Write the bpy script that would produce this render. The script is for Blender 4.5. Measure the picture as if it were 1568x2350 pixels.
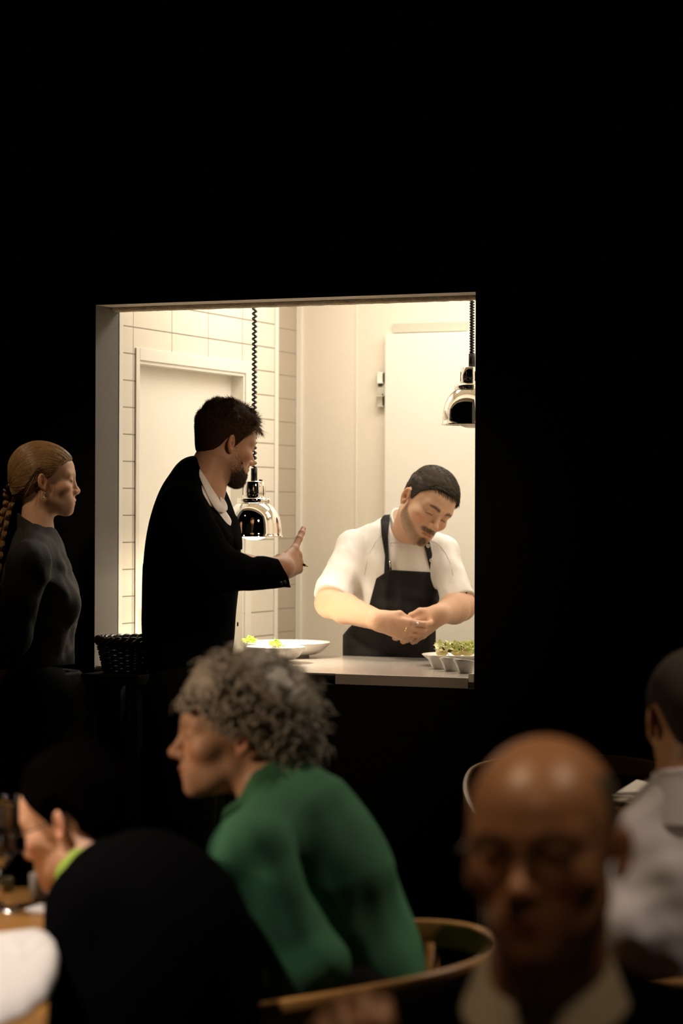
import bpy, math, random
import numpy as np
from mathutils import Vector, Matrix

# ------------------------------------------------------------------ scene, camera, world, lights
for o in list(bpy.data.objects):
    bpy.data.objects.remove(o)
S = bpy.context.scene
COL = S.collection
F, CZ, ROLL = 5553.0, 1.42, 0.00384          # focal length in px of a 1568-wide frame, eye height, camera roll
W, H = 1568, 2350
cam = bpy.data.cameras.new('camera')
cam.sensor_fit = 'AUTO'; cam.sensor_width = 36.0
cam.lens = F * 36.0 / H
cam.clip_start = 0.05; cam.clip_end = 60
cam.dof.use_dof = True; cam.dof.focus_distance = 7.0; cam.dof.aperture_fstop = 2.8
CAM = bpy.data.objects.new('camera', cam); COL.objects.link(CAM)
CAM.matrix_world = Matrix.Translation((0, 0, CZ)) @ Matrix.Rotation(math.pi/2, 4, 'X') @ Matrix.Rotation(ROLL, 4, 'Z')
S.camera = CAM

wd = bpy.data.worlds.new('world'); S.world = wd; wd.use_nodes = True
wd.node_tree.nodes['Background'].inputs[0].default_value = (0.9, 0.75, 0.6, 1)
wd.node_tree.nodes['Background'].inputs[1].default_value = 0.014
S.view_settings.view_transform = 'Standard'
S.view_settings.look = 'None'
S.view_settings.exposure = 0.0
S.view_settings.gamma = 1.0
S.view_settings.use_curve_mapping = False
cy = S.cycles
cy.use_denoising = True
cy.sample_clamp_indirect = 4.0
cy.caustics_reflective = False; cy.caustics_refractive = False
cy.max_bounces = 8; cy.diffuse_bounces = 4; cy.transparent_max_bounces = 8

WA = math.radians(23.4)                       # the pass wall is turned away on its left
CW, SW = math.cos(WA), math.sin(WA)
U = np.array([CW, -SW, 0.0]); N = np.array([SW, CW, 0.0])
O = np.array([-565.8/F*7.2, 7.2, 0.0])        # foot of the opening's left front edge
def K(s, t, z=0.0):
    return O + U*s + N*t + np.array([0, 0, z])

def light(name, kind, loc, power, color, target=None, **kw):
    l = bpy.data.lights.new(name, kind); l.energy = power; l.color = color
    for k, v in kw.items(): setattr(l, k, v)
    ob = bpy.data.objects.new(name, l); COL.objects.link(ob); ob.location = tuple(loc)
    if target is not None:
        ob.rotation_euler = (Vector(tuple(target)) - Vector(tuple(loc))).to_track_quat('-Z', 'Y').to_euler()
    return ob
WARM = (1.0, 0.915, 0.78)
# kitchen ceiling luminaires (hang above the top of the opening)
light('kitchen_ceiling_light', 'AREA', K(0.75, 0.95, 2.56), 20, WARM, K(0.75, 0.95, 0), shape='RECTANGLE', size=1.1, size_y=0.35)
light('kitchen_ceiling_light', 'AREA', K(2.0, 0.85, 2.56), 11.5, WARM, K(2.0, 0.85, 0), shape='RECTANGLE', size=1.1, size_y=0.35)
# unseen spots in the dining room, some of them added as fill
def spot(loc, power, color, target, deg, soft=0.06, blend=0.8):
    light('unseen_dining_spot', 'SPOT', loc, power, color, target, spot_size=math.radians(deg), spot_blend=blend, shadow_soft_size=soft)
spot((-1.25, 3.4, 2.7), 210, (1.0, 0.84, 0.70), (-0.72, 3.62, 0.75), 42)                # left table
spot((-1.30, 3.85, 1.45), 28, (1.0, 0.74, 0.50), (-0.25, 4.16, 1.00), 36)               # unseen low lamp, added to light the faces at the left
spot((1.0, 4.75, 2.7), 70, (1.0, 0.82, 0.62), (0.0, 4.2, 0.9), 34)                     # woman in green, from behind
spot((1.2, 3.5, 2.7), 95, (1.0, 0.80, 0.64), (0.62, 4.2, 0.9), 26)                     # man at the right edge
spot((-0.42, 2.72, 2.7), 34, (1.0, 0.70, 0.44), (0.08, 2.52, 1.0), 32)
spot((1.10, 2.72, 2.7), 26, (1.0, 0.72, 0.48), (0.24, 2.66, 1.1), 22)
spot((0.05, 1.2, 2.7), 12, (1.0, 0.62, 0.34), (0.22, 2.66, 1.0), 22)  # added fill on the bald man's face from the camera side
spot((0.95, 5.75, 2.7), 70, (1.0, 0.78, 0.54), (0.68, 5.85, 0.75), 20)                   # added to brighten the round table and its napkin
spot((0.1, 5.0, 2.7), 13, (1.0, 0.70, 0.44), (-0.80, 6.93, 1.50), 10, 0.06)             # added narrow fill on the waitress's head
spot((-1.5, 6.1, 2.7), 32, (1.0, 0.74, 0.48), (-0.84, 6.9, 1.52), 26, 0.08)            # waitress
spot((0.9, 4.6, 2.7), 100, (1.0, 0.72, 0.48), K(.78, -.1, 1.2), 27, 0.10)               # hatch

# ------------------------------------------------------------------ helpers: pixels of the photo -> points of the place
def ideal(px, py):
    dx, dy = px - W/2, py - H/2
    c, s = math.cos(ROLL), math.sin(ROLL)
    return dx*c + dy*s, -dx*s + dy*c
def P(px, py, Y):
    a, b = ideal(px, py)
    return np.array([a*Y/F, Y, CZ - b*Y/F])
def hit(px, py, p0, nrm):
    a, b = ideal(px, py)
    d = np.array([a/F, 1.0, -b/F]); c = np.array([0, 0, CZ])
    return c + d*(np.dot(np.asarray(p0) - c, nrm)/np.dot(d, nrm))
def toK(p):
    q = np.asarray(p) - O
    return np.array([q@U, q@N, q[2]])
def hit_t(px, py, t): return toK(hit(px, py, K(0, t), N))
def hit_s(px, py, s): return toK(hit(px, py, K(s, 0), U))
def hit_z(px, py, z): return toK(hit(px, py, (0, 0, z), np.array([0, 0, 1.0])))

# ------------------------------------------------------------------ helpers: objects
def link(o, parent=None):
    COL.objects.link(o)
    if parent is not None: o.parent = parent
    return o
def tag(o, label=None, cat=None, group=None, kind=None):
    if label: o['label'] = label
    if cat: o['category'] = cat
    if group: o['group'] = group
    if kind: o['kind'] = kind
    return o
def empty(name, loc, rz=0.0, label=None, cat=None, group=None):
    o = bpy.data.objects.new(name, None); o.empty_display_size = 0.05
    o.location = tuple(loc); o.rotation_euler = (0, 0, rz)
    link(o); return tag(o, label, cat, group)
def np_mesh(name, V, Q, smooth=True, col=None):
    V = np.asarray(V, dtype=np.float32); Q = np.asarray(Q, dtype=np.int32)
    k = Q.shape[1]; n = len(Q)
    me = bpy.data.meshes.new(name)
    me.vertices.add(len(V)); me.vertices.foreach_set('co', V.ravel())
    me.loops.add(n*k); me.loops.foreach_set('vertex_index', Q.ravel())
    me.polygons.add(n); me.polygons.foreach_set('loop_start', np.arange(0, n*k, k, dtype=np.int32))
    me.polygons.foreach_set('use_smooth', np.full(n, smooth, dtype=bool))
    me.update(calc_edges=True); me.validate()
    if col is not None:
        a = me.color_attributes.new('Col', 'FLOAT_COLOR', 'POINT')
        c = np.ones((len(V), 4), dtype=np.float32); c[:, :3] = col
        a.data.foreach_set('color', c.ravel())
    return me
def mesh_obj(name, me, m, parent=None):
    o = bpy.data.objects.new(name, me)
    if m is not None: me.materials.append(m)
    return link(o, parent)

class MB:
    """collects shapes into one mesh"""
    def __init__(self): self.v = []; self.f = []; self.mi = []; self.sm = []
    def add(self, vs, fs, smooth=False, mi=0):
        b = len(self.v); self.v += [tuple(float(c) for c in p) for p in vs]
        for f in fs: self.f.append([b+i for i in f]); self.mi.append(mi); self.sm.append(smooth)
    def box(self, lo, hi, mi=0, bev=0.0):
        (x0, y0, z0), (x1, y1, z1) = lo, hi
        if bev <= 0:
            v = [(x, y, z) for z in (z0, z1) for y in (y0, y1) for x in (x0, x1)]
            self.add(v, [(0,2,3,1),(4,5,7,6),(0,1,5,4),(2,6,7,3),(0,4,6,2),(1,3,7,5)], mi=mi); return self
        import bmesh
        bm = bmesh.new(); bmesh.ops.create_cube(bm, size=1)
        for q in bm.verts:
            q.co = Vector(((x0+x1)/2+q.co.x*(x1-x0), (y0+y1)/2+q.co.y*(y1-y0), (z0+z1)/2+q.co.z*(z1-z0)))
        bmesh.ops.bevel(bm, geom=list(bm.edges), offset=bev, segments=2, affect='EDGES', profile=0.6)
        bm.verts.index_update()
        self.add([q.co for q in bm.verts], [[q.index for q in f.verts] for f in bm.faces], smooth=False, mi=mi); bm.free()
        return self
    def lathe(self, prof, n=48, c=(0,0,0), mod=None, close=False, mi=0):
        vs = []
        for (r, z) in prof:
            for k in range(n):
                a = 2*math.pi*k/n; rr = r*(mod(a, r, z) if mod else 1.0)
                vs.append((c[0]+rr*math.cos(a), c[1]+rr*math.sin(a), c[2]+z))
        fs = []; m = len(prof)
        for i in range(m if close else m-1):
            j = (i+1) % m
            for k in range(n):
                fs.append((i*n+k, i*n+(k+1)%n, j*n+(k+1)%n, j*n+k))
        self.add(vs, fs, smooth=True, mi=mi); return self
    def tube(self, pts, r, n=8, cap=True, closed=False, mi=0, flat=None):
        pts = [Vector(tuple(p)) for p in pts]; m = len(pts)
        rs = r if hasattr(r, '__len__') else [r]*m
        vs = []; up = None
        for i, p in enumerate(pts):
            if closed: d = pts[(i+1)%m]-pts[i-1]
            else: d = pts[min(i+1, m-1)]-pts[max(i-1, 0)]
            d.normalize()
            if up is None:
                up = Vector((0,0,1)) if abs(d.z) < 0.9 else Vector((1,0,0))
            sx = d.cross(up); sx.normalize(); sy = sx.cross(d); sy.normalize(); up = sy
            for k in range(n):
                a = 2*math.pi*k/n
                fx, fy = (1, 1) if flat is None else flat
                vs.append(p + (sx*math.cos(a)*fx + sy*math.sin(a)*fy)*rs[i])
        fs = []
        for i in range(m if closed else m-1):
            j = (i+1) % m
            for k in range(n): fs.append((i*n+k, i*n+(k+1)%n, j*n+(k+1)%n, j*n+k))
        if cap and not closed:
            fs.append(tuple(range(n-1, -1, -1))); fs.append(tuple((m-1)*n+k for k in range(n)))
        self.add(vs, fs, smooth=True, mi=mi); return self
    def grid(self, rows, mi=0, smooth=True):
        """rows: list of equally long point lists"""
        n = len(rows[0]); vs = [p for r in rows for p in r]
        self.add(vs, [(i*n+k, i*n+k+1, (i+1)*n+k+1, (i+1)*n+k) for i in range(len(rows)-1) for k in range(n-1)], smooth, mi); return self
    def build(self, name, mats, parent=None, solid=0.0, offset=0.0):
        me = bpy.data.meshes.new(name); me.from_pydata(self.v, [], self.f)
        me.polygons.foreach_set('use_smooth', self.sm)
        if not isinstance(mats, (list, tuple)): mats = [mats]
        for m in mats: me.materials.append(m)
        me.polygons.foreach_set('material_index', self.mi)
        me.update()
        o = bpy.data.objects.new(name, me); link(o, parent)
        if solid:
            md = o.modifiers.new('thickness', 'SOLIDIFY'); md.thickness = solid; md.offset = offset
        return o
def at_k(o):
    """object whose mesh is written in wall coordinates (along, into, up)"""
    o.location = tuple(O); o.rotation_euler = (0, 0, -WA); return o
def copy_tree(o, parent=None):
    c = o.copy(); COL.objects.link(c)
    if parent is not None: c.parent = parent
    for ch in list(o.children): copy_tree(ch, c)
    return c

# ------------------------------------------------------------------ materials
def mat(name, color, rough=0.5, metal=0.0, bump=0.0, bscale=60.0, var=0.0, vscale=8.0, spec=0.5, **kw):
    m = bpy.data.materials.new(name); m.use_nodes = True
    nt = m.node_tree; b = nt.nodes['Principled BSDF']
    b.inputs['Base Color'].default_value = (*color, 1); b.inputs['Roughness'].default_value = rough
    b.inputs['Metallic'].default_value = metal; b.inputs['Specular IOR Level'].default_value = spec
    for k, v in kw.items(): b.inputs[k].default_value = v
    tc = nt.nodes.new('ShaderNodeTexCoord')
    if var > 0:
        n = nt.nodes.new('ShaderNodeTexNoise'); n.inputs['Scale'].default_value = vscale; n.inputs['Detail'].default_value = 4
        nt.links.new(tc.outputs['Object'], n.inputs['Vector'])
        mx = nt.nodes.new('ShaderNodeMix'); mx.data_type = 'RGBA'
        mx.inputs[6].default_value = (*[c*(1-var) for c in color], 1)
        mx.inputs[7].default_value = (*[min(1, c*(1+var)) for c in color], 1)
        nt.links.new(n.outputs['Fac'], mx.inputs[0]); nt.links.new(mx.outputs[2], b.inputs['Base Color'])
    if bump > 0:
        n = nt.nodes.new('ShaderNodeTexNoise'); n.inputs['Scale'].default_value = bscale; n.inputs['Detail'].default_value = 3
        nt.links.new(tc.outputs['Object'], n.inputs['Vector'])
        bp = nt.nodes.new('ShaderNodeBump'); bp.inputs['Strength'].default_value = bump; bp.inputs['Distance'].default_value = 0.01
        nt.links.new(n.outputs['Fac'], bp.inputs['Height']); nt.links.new(bp.outputs['Normal'], b.inputs['Normal'])
    return m
def attr_mat(name, rough=0.5, sss=0.0, spec=0.4, bump=0.0, bscale=400.0):
    m = mat(name, (0.5, 0.5, 0.5), rough, spec=spec, bump=bump, bscale=bscale)
    nt = m.node_tree; b = nt.nodes['Principled BSDF']
    a = nt.nodes.new('ShaderNodeAttribute'); a.attribute_name = 'Col'
    nt.links.new(a.outputs['Color'], b.inputs['Base Color'])
    if sss:
        b.inputs['Subsurface Weight'].default_value = sss
        b.inputs['Subsurface Radius'].default_value = (1.0, 0.35, 0.2); b.inputs['Subsurface Scale'].default_value = 0.006
    return m
def wood(name, c0, c1, rough=0.4, axis='X', scale=3.0):
    m = mat(name, c0, rough); nt = m.node_tree; b = nt.nodes['Principled BSDF']
    tc = nt.nodes.new('ShaderNodeTexCoord'); mp = nt.nodes.new('ShaderNodeMapping')
    mp.inputs['Scale'].default_value = {'X': (0.6, 9, 9), 'Y': (9, 0.6, 9), 'Z': (9, 9, 0.6)}[axis]
    n = nt.nodes.new('ShaderNodeTexNoise'); n.inputs['Scale'].default_value = scale; n.inputs['Detail'].default_value = 6
    n.inputs['Distortion'].default_value = 0.6
    nt.links.new(tc.outputs['Object'], mp.inputs['Vector']); nt.links.new(mp.outputs['Vector'], n.inputs['Vector'])
    r = nt.nodes.new('ShaderNodeValToRGB'); r.color_ramp.elements[0].color = (*c0, 1); r.color_ramp.elements[1].color = (*c1, 1)
    r.color_ramp.elements[0].position = 0.35; r.color_ramp.elements[1].position = 0.7
    nt.links.new(n.outputs['Fac'], r.inputs['Fac']); nt.links.new(r.outputs['Color'], b.inputs['Base Color'])
    return m
def tile_mat(name, color, grout, w, h, u0, v0, axis):
    m = mat(name, color, 0.28); nt = m.node_tree; b = nt.nodes['Principled BSDF']
    tc = nt.nodes.new('ShaderNodeTexCoord'); sp = nt.nodes.new('ShaderNodeSeparateXYZ'); cb = nt.nodes.new('ShaderNodeCombineXYZ')
    nt.links.new(tc.outputs['Object'], sp.inputs[0])
    def off(sock, o, dst):
        s = nt.nodes.new('ShaderNodeMath'); s.operation = 'SUBTRACT'; s.inputs[1].default_value = o
        nt.links.new(sock, s.inputs[0]); nt.links.new(s.outputs[0], dst)
    off(sp.outputs[axis], u0, cb.inputs[0]); off(sp.outputs[2], v0, cb.inputs[1])
    br = nt.nodes.new('ShaderNodeTexBrick'); br.offset = 0.0; br.squash = 1.0
    br.inputs['Scale'].default_value = 1.0; br.inputs['Brick Width'].default_value = w; br.inputs['Row Height'].default_value = h
    br.inputs['Mortar Size'].default_value = 0.0021; br.inputs['Mortar Smooth'].default_value = 0.3
    br.inputs['Color1'].default_value = (*color, 1); br.inputs['Color2'].default_value = (*[c*0.97 for c in color], 1)
    br.inputs['Mortar'].default_value = (*grout, 1)
    nt.links.new(cb.outputs[0], br.inputs['Vector']); nt.links.new(br.outputs['Color'], b.inputs['Base Color'])
    bp = nt.nodes.new('ShaderNodeBump'); bp.invert = True; bp.inputs['Strength'].default_value = 0.6; bp.inputs['Distance'].default_value = 0.002
    nt.links.new(br.outputs['Fac'], bp.inputs['Height']); nt.links.new(bp.outputs['Normal'], b.inputs['Normal'])
    return m
def emit(name, color, strength):
    m = bpy.data.materials.new(name); m.use_nodes = True; nt = m.node_tree
    b = nt.nodes['Principled BSDF']; b.inputs['Base Color'].default_value = (*color, 1)
    b.inputs['Emission Color'].default_value = (*color, 1); b.inputs['Emission Strength'].default_value = strength
    return m
M_BLACK = mat('black_wall_paint', (0.004, 0.004, 0.004), 0.85, spec=0.1)
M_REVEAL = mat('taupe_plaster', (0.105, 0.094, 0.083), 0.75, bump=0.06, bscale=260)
M_CREAM = mat('cream_paint', (0.80, 0.73, 0.62), 0.45, bump=0.03, bscale=90)
M_WHITE = mat('white_lacquer', (0.84, 0.80, 0.72), 0.35)
M_GREYTRIM = mat('grey_green_trim', (0.56, 0.54, 0.45), 0.5)
M_TRIM = mat('brown_edge_strip', (0.62, 0.50, 0.36), 0.8, bump=0.6, bscale=160, var=0.4, vscale=60)
M_STEEL = mat('brushed_steel', (0.66, 0.60, 0.55), 0.24, metal=0.65)
M_CHROME = mat('chrome', (0.93, 0.92, 0.90), 0.03, metal=1.0)
M_RUBBER = mat('black_rubber', (0.008, 0.008, 0.009), 0.35)
M_PORC = mat('white_porcelain', (0.86, 0.82, 0.76), 0.12)
M_FLOOR = mat('dark_floor', (0.012, 0.010, 0.009), 0.6, var=0.3)
M_KFLOOR = mat('kitchen_floor_tile', (0.30, 0.25, 0.20), 0.4)
M_OAK = wood('oiled_oak', (0.36, 0.17, 0.045), (0.50, 0.25, 0.07), 0.38)
M_OAKY = wood('oiled_oak_along', (0.36, 0.17, 0.045), (0.50, 0.25, 0.07), 0.38, axis='Y')
M_LINEN = mat('white_linen', (0.80, 0.77, 0.75), 0.8, bump=0.15, bscale=300)
M_SOFFIT = mat('bounce_lit_soffit_plaster', (0.66, 0.58, 0.48), 0.75, bump=0.08, bscale=260)  # paler than the jambs: counter bounce light put into the colour
M_LIP = mat('steel_lip', (0.42, 0.38, 0.33), 0.6, metal=0.35)
M_WICKER = mat('dark_wicker', (0.012, 0.006, 0.004), 0.3, var=0.5, vscale=40)

# ------------------------------------------------------------------ distance-field modelling (bodies, clothes)
V3 = lambda *a: np.array(a, dtype=np.float64)
def unit(v): v = np.asarray(v, float); return v/np.linalg.norm(v)
def sph(p, c, r): return np.linalg.norm(p - np.asarray(c), axis=1) - r
def ell(p, c, r, R=None):
    q = p - np.asarray(c)
    if R is not None: q = q @ R
    r = np.asarray(r, float)
    k0 = np.linalg.norm(q/r, axis=1); k1 = np.linalg.norm(q/(r*r), axis=1) + 1e-9
    return k0*(k0-1.0)/k1
def cap(p, a, b, ra, rb=None):
    if rb is None: rb = ra
    a = np.asarray(a, float); b = np.asarray(b, float); ba = b-a; pa = p-a
    t = np.clip(pa@ba/(ba@ba), 0, 1)
    return np.linalg.norm(pa - t[:, None]*ba, axis=1) - (ra + (rb-ra)*t)
def chain(p, pts, rs, k=0.01):
    d = None
    for i in range(len(pts)-1):
        c = cap(p, pts[i], pts[i+1], rs[i], rs[i+1])
        d = c if d is None else smin(d, c, k)
    return d
def rbox(p, c, hs, r, R=None):
    q = p - np.asarray(c)
    if R is not None: q = q @ R
    q = np.abs(q) - (np.asarray(hs) - r)
    return np.linalg.norm(np.maximum(q, 0), axis=1) + np.minimum(q.max(axis=1), 0) - r
def smin(a, b, k):
    h = np.maximum(k - np.abs(a-b), 0)/k
    return np.minimum(a, b) - h*h*k*0.25
def smax(a, b, k): return -smin(-a, -b, k)
def plane(p, o, n): return (p - np.asarray(o)) @ unit(n)
def waves(p, f, seed=0):
    """smooth pseudo-noise in -1..1 (cloth folds, lumps)"""
    r = np.random.RandomState(seed); o = np.zeros(len(p))
    w = p + 0.35/f*np.sin(p[:, [1, 2, 0]]*f*1.7 + r.rand(3)*6)
    for _ in range(4):
        d = r.randn(3); d /= np.linalg.norm(d)
        o += np.sin(w@d*f*(0.7+0.7*r.rand()) + r.rand()*6.28)
    return o/3.0
def poly2d(x, z, pts):
    """signed distance to a polygon in a plane"""
    d = np.full(len(x), 1e9); s = np.ones(len(x)); n = len(pts); j = n-1
    for i in range(n):
        ex, ez = pts[j][0]-pts[i][0], pts[j][1]-pts[i][1]
        wx, wz = x-pts[i][0], z-pts[i][1]
        t = np.clip((wx*ex+wz*ez)/(ex*ex+ez*ez), 0, 1)
        d = np.minimum(d, (wx-ex*t)**2 + (wz-ez*t)**2)
        c1 = z >= pts[i][1]; c2 = z < pts[j][1]; c3 = ex*wz > ez*wx
        fl = (c1 & c2 & c3) | (~c1 & ~c2 & ~c3)
        s = np.where(fl, -s, s); j = i
    return s*np.sqrt(d)
def run(f, p, step=250000):
    return np.concatenate([f(p[i:i+step]) for i in range(0, len(p), step)]) if len(p) else np.zeros(0)
def polygonize(f, lo, hi, h, proj=2):
    lo = np.asarray(lo, float); hi = np.asarray(hi, float)
    nb = np.ceil((hi-lo)/h/4).astype(int)+1
    g = np.stack(np.meshgrid(*[np.arange(k) for k in nb], indexing='ij'), -1).reshape(-1, 3)
    dc = run(f, lo + (g*4+1.5)*h)
    D = dc.reshape(nb).astype(np.float32)
    D = D.repeat(4, 0).repeat(4, 1).repeat(4, 2)
    act = g[np.abs(dc) < 4*h*1.6 + 0.006]
    sub = np.stack(np.meshgrid(*[np.arange(4)]*3, indexing='ij'), -1).reshape(-1, 3)
    idx = (act[:, None, :]*4 + sub[None]).reshape(-1, 3)
    D[idx[:, 0], idx[:, 1], idx[:, 2]] = run(f, lo + idx*h)
    sgn = D < 0
    c = np.zeros(np.array(D.shape)-1, dtype=np.int8)
    for a in (0, 1):
        for b in (0, 1):
            for e in (0, 1):
                c += sgn[a:D.shape[0]-1+a, b:D.shape[1]-1+b, e:D.shape[2]-1+e]
    cells = np.argwhere((c > 0) & (c < 8))
    ids = np.full(c.shape, -1, dtype=np.int32); ids[tuple(cells.T)] = np.arange(len(cells))
    acc = np.zeros((len(cells), 3)); cnt = np.zeros(len(cells))
    cor = [np.array(q) for q in ((0,0,0),(1,0,0),(0,1,0),(1,1,0),(0,0,1),(1,0,1),(0,1,1),(1,1,1))]
    val = [D[tuple((cells+q).T)] for q in cor]
    for i, j in ((0,1),(2,3),(4,5),(6,7),(0,2),(1,3),(4,6),(5,7),(0,4),(1,5),(2,6),(3,7)):
        m = (val[i] < 0) != (val[j] < 0)
        t = np.where(m, val[i]/np.where(m, val[i]-val[j], 1), 0)
        acc += np.where(m[:, None], cor[i] + t[:, None]*(cor[j]-cor[i]), 0); cnt += m
    V = lo + (cells + acc/cnt[:, None])*h
    quads = []
    for ax in range(3):
        b1, b2 = (ax+1) % 3, (ax+2) % 3
        e = np.zeros(3, int); e[ax] = 1
        sl0 = [slice(1, None)]*3; sl0[ax] = slice(0, -1)
        sl1 = [slice(1, None)]*3; sl1[ax] = slice(1, None)
        A = sgn[tuple(sl0)]; B = sgn[tuple(sl1)]
        w = np.argwhere(A != B); q = w.copy(); q[:, b1] += 1; q[:, b2] += 1
        inn = A[tuple(w.T)]
        ok = np.all(q < np.array(c.shape), axis=1); q = q[ok]; inn = inn[ok]
        d1 = np.zeros(3, int); d1[b1] = 1; d2 = np.zeros(3, int); d2[b2] = 1
        i00 = ids[tuple((q-d1-d2).T)]; i10 = ids[tuple((q-d2).T)]; i11 = ids[tuple(q.T)]; i01 = ids[tuple((q-d1).T)]
        Q = np.stack([i00, i10, i11, i01], 1)
        Q[~inn] = Q[~inn][:, ::-1]
        quads.append(Q)
    Q = np.concatenate(quads); Q = Q[np.all(Q >= 0, axis=1)]
    for _ in range(proj):
        d = run(f, V); e = h*0.25
        gr = np.stack([(run(f, V + np.eye(3)[i]*e) - d)/e for i in range(3)], 1)
        st = d[:, None]*gr/np.maximum((gr**2).sum(1), 0.2)[:, None]
        ln = np.linalg.norm(st, axis=1); V = V - st*np.minimum(1, h*0.6/np.maximum(ln, 1e-9))[:, None]
    return V, Q
def sdf_obj(name, f, pts, margin, h, m, parent=None, base=(0, 0, 0), paint=None, proj=2):
    pts = np.asarray(pts); lo = pts.min(0)-margin; hi = pts.max(0)+margin
    V, Q = polygonize(f, lo, hi, h, proj)
    me = np_mesh(name, V - np.asarray(base), Q, True, paint(V) if paint else None)
    return mesh_obj(name, me, m, parent)

# ------------------------------------------------------------------ heads
def frame(az, pitch=0, roll=0):
    """axes (right, forward, up) of a head; az: 0 faces picture right, 90 away, 180 left, -90 the camera; pitch>0 looks down; roll>0 tips to its right"""
    a, p, r = map(math.radians, (az, pitch, roll))
    f = V3(math.cos(a), math.sin(a), 0); u = V3(0, 0, 1); rt = np.cross(f, u)
    f, u = f*math.cos(p) - u*math.sin(p), u*math.cos(p) + f*math.sin(p)
    rt, u = rt*math.cos(r) - u*math.sin(r), u*math.cos(r) + rt*math.sin(r)
    return np.stack([rt, f, u], 1)
def head_sdf(q, o):
    ax = np.abs(q[:, 0]); A = np.stack([ax, q[:, 1], q[:, 2]], 1)
    w = o.get('w', 1.0); fem = o.get('fem', 0.0)
    d = ell(q, (0, -.010, .042), (.0755*w, .095, .085))
    d = smin(d, ell(q, (0, .036, .046), (.058*w, .058, .050)), .03)
    d = smin(d, ell(q, (0, .030, -.018), (.061*w, .062, .068)), .03)
    d = smin(d, cap(A, (.049*w, .006, -.048), (.016, .072, -.087+.004*fem), .017, .016-.002*fem), .03)
    d = smin(d, ell(q, (0, .040, -.060), (.043*w, .047, .036)), .03)
    d = smin(d, ell(A, (.007, .081, -.089+.004*fem), (.017-.003*fem, .0155, .0155)), .02)
    d = smin(d, ell(A, (.046*w, .058, -.014), (.021, .024, .018)), .025)
    d = smin(d, cap(A, (.010, .0895-.003*fem, .029), (.046*w, .071, .031), .0085), .02)
    d = smax(d, -ell(A, (.033, .103, .010), (.019, .017, .013)), .014)
    d = smin(d, ell(A, (.0325, .0775, .011), (.0135, .0125, .0115)), .005)
    lid = ell(A, (.0325, .0785, .0135), (.0145, .0128, .0095))      # upper lid
    d = smin(d, lid, .003)
    ns = o.get('nose', 1.0)
    d = smin(d, cap(q, (0, .088, .022), (0, .088+.023*ns, -.019), .0068, .0088), .013)
    d = smin(d, sph(q, (0, .088+.0245*ns, -.0215), .0105), .008)
    d = smin(d, ell(A, (.0115, .100, -.0255), (.0075, .0105, .0085)), .007)
    d = smax(d, -ell(A, (.0058, .1055, -.0355), (.0038, .0065, .004)), .003)
    d = smin(d, ell(q, (0, .076, -.056), (.033, .0245, .024)), .022)
    d = smin(d, cap(A, (.020, .0915, -.0585), (.003, .1005, -.0515), .0042, .0056), .005)
    d = smin(d, cap(A, (.017, .0915, -.0615), (0, .0985, -.0645), .0045, .0068), .006)
    d = smax(d, -cap(A, (.022, .0945, -.0588), (0, .1065, -.0572), .0016), .003)
    d = smax(d, -sph(q, (0, .108, -.0765), .0105), .012)
    # ears
    c, s_ = math.cos(.42), math.sin(.42); ct, st = math.cos(.16), math.sin(.16)
    e = (A - V3(.0770*w, -.014, .002))/.84
    e = np.stack([e[:, 0]*c + e[:, 1]*s_, -e[:, 0]*s_ + e[:, 1]*c, e[:, 2]], 1)
    e = np.stack([e[:, 0], e[:, 1]*ct + e[:, 2]*st, -e[:, 1]*st + e[:, 2]*ct], 1)
    ear = ell(e, (.004, 0, .002), (.0085, .0185, .032))
    ear = smin(ear, ell(e, (.003, .004, -.026), (.006, .009, .010)), .008)
    ear = smax(ear, -ell(e, (.0125, .002, .004), (.0075, .0125, .0245)), .004)
    ear = smin(ear, cap(e, (.004, -.006, -.010), (.0055, -.007, .010), .0035), .004)
    ear = smax(ear, -ell(e, (.008, .003, -.004), (.009, .0072, .010)), .003)
    ear = smin(ear, ell(e, (.003, .0135, -.005), (.004, .0045, .006)), .004)
    return smin(d, ear*.84, .007)
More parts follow.
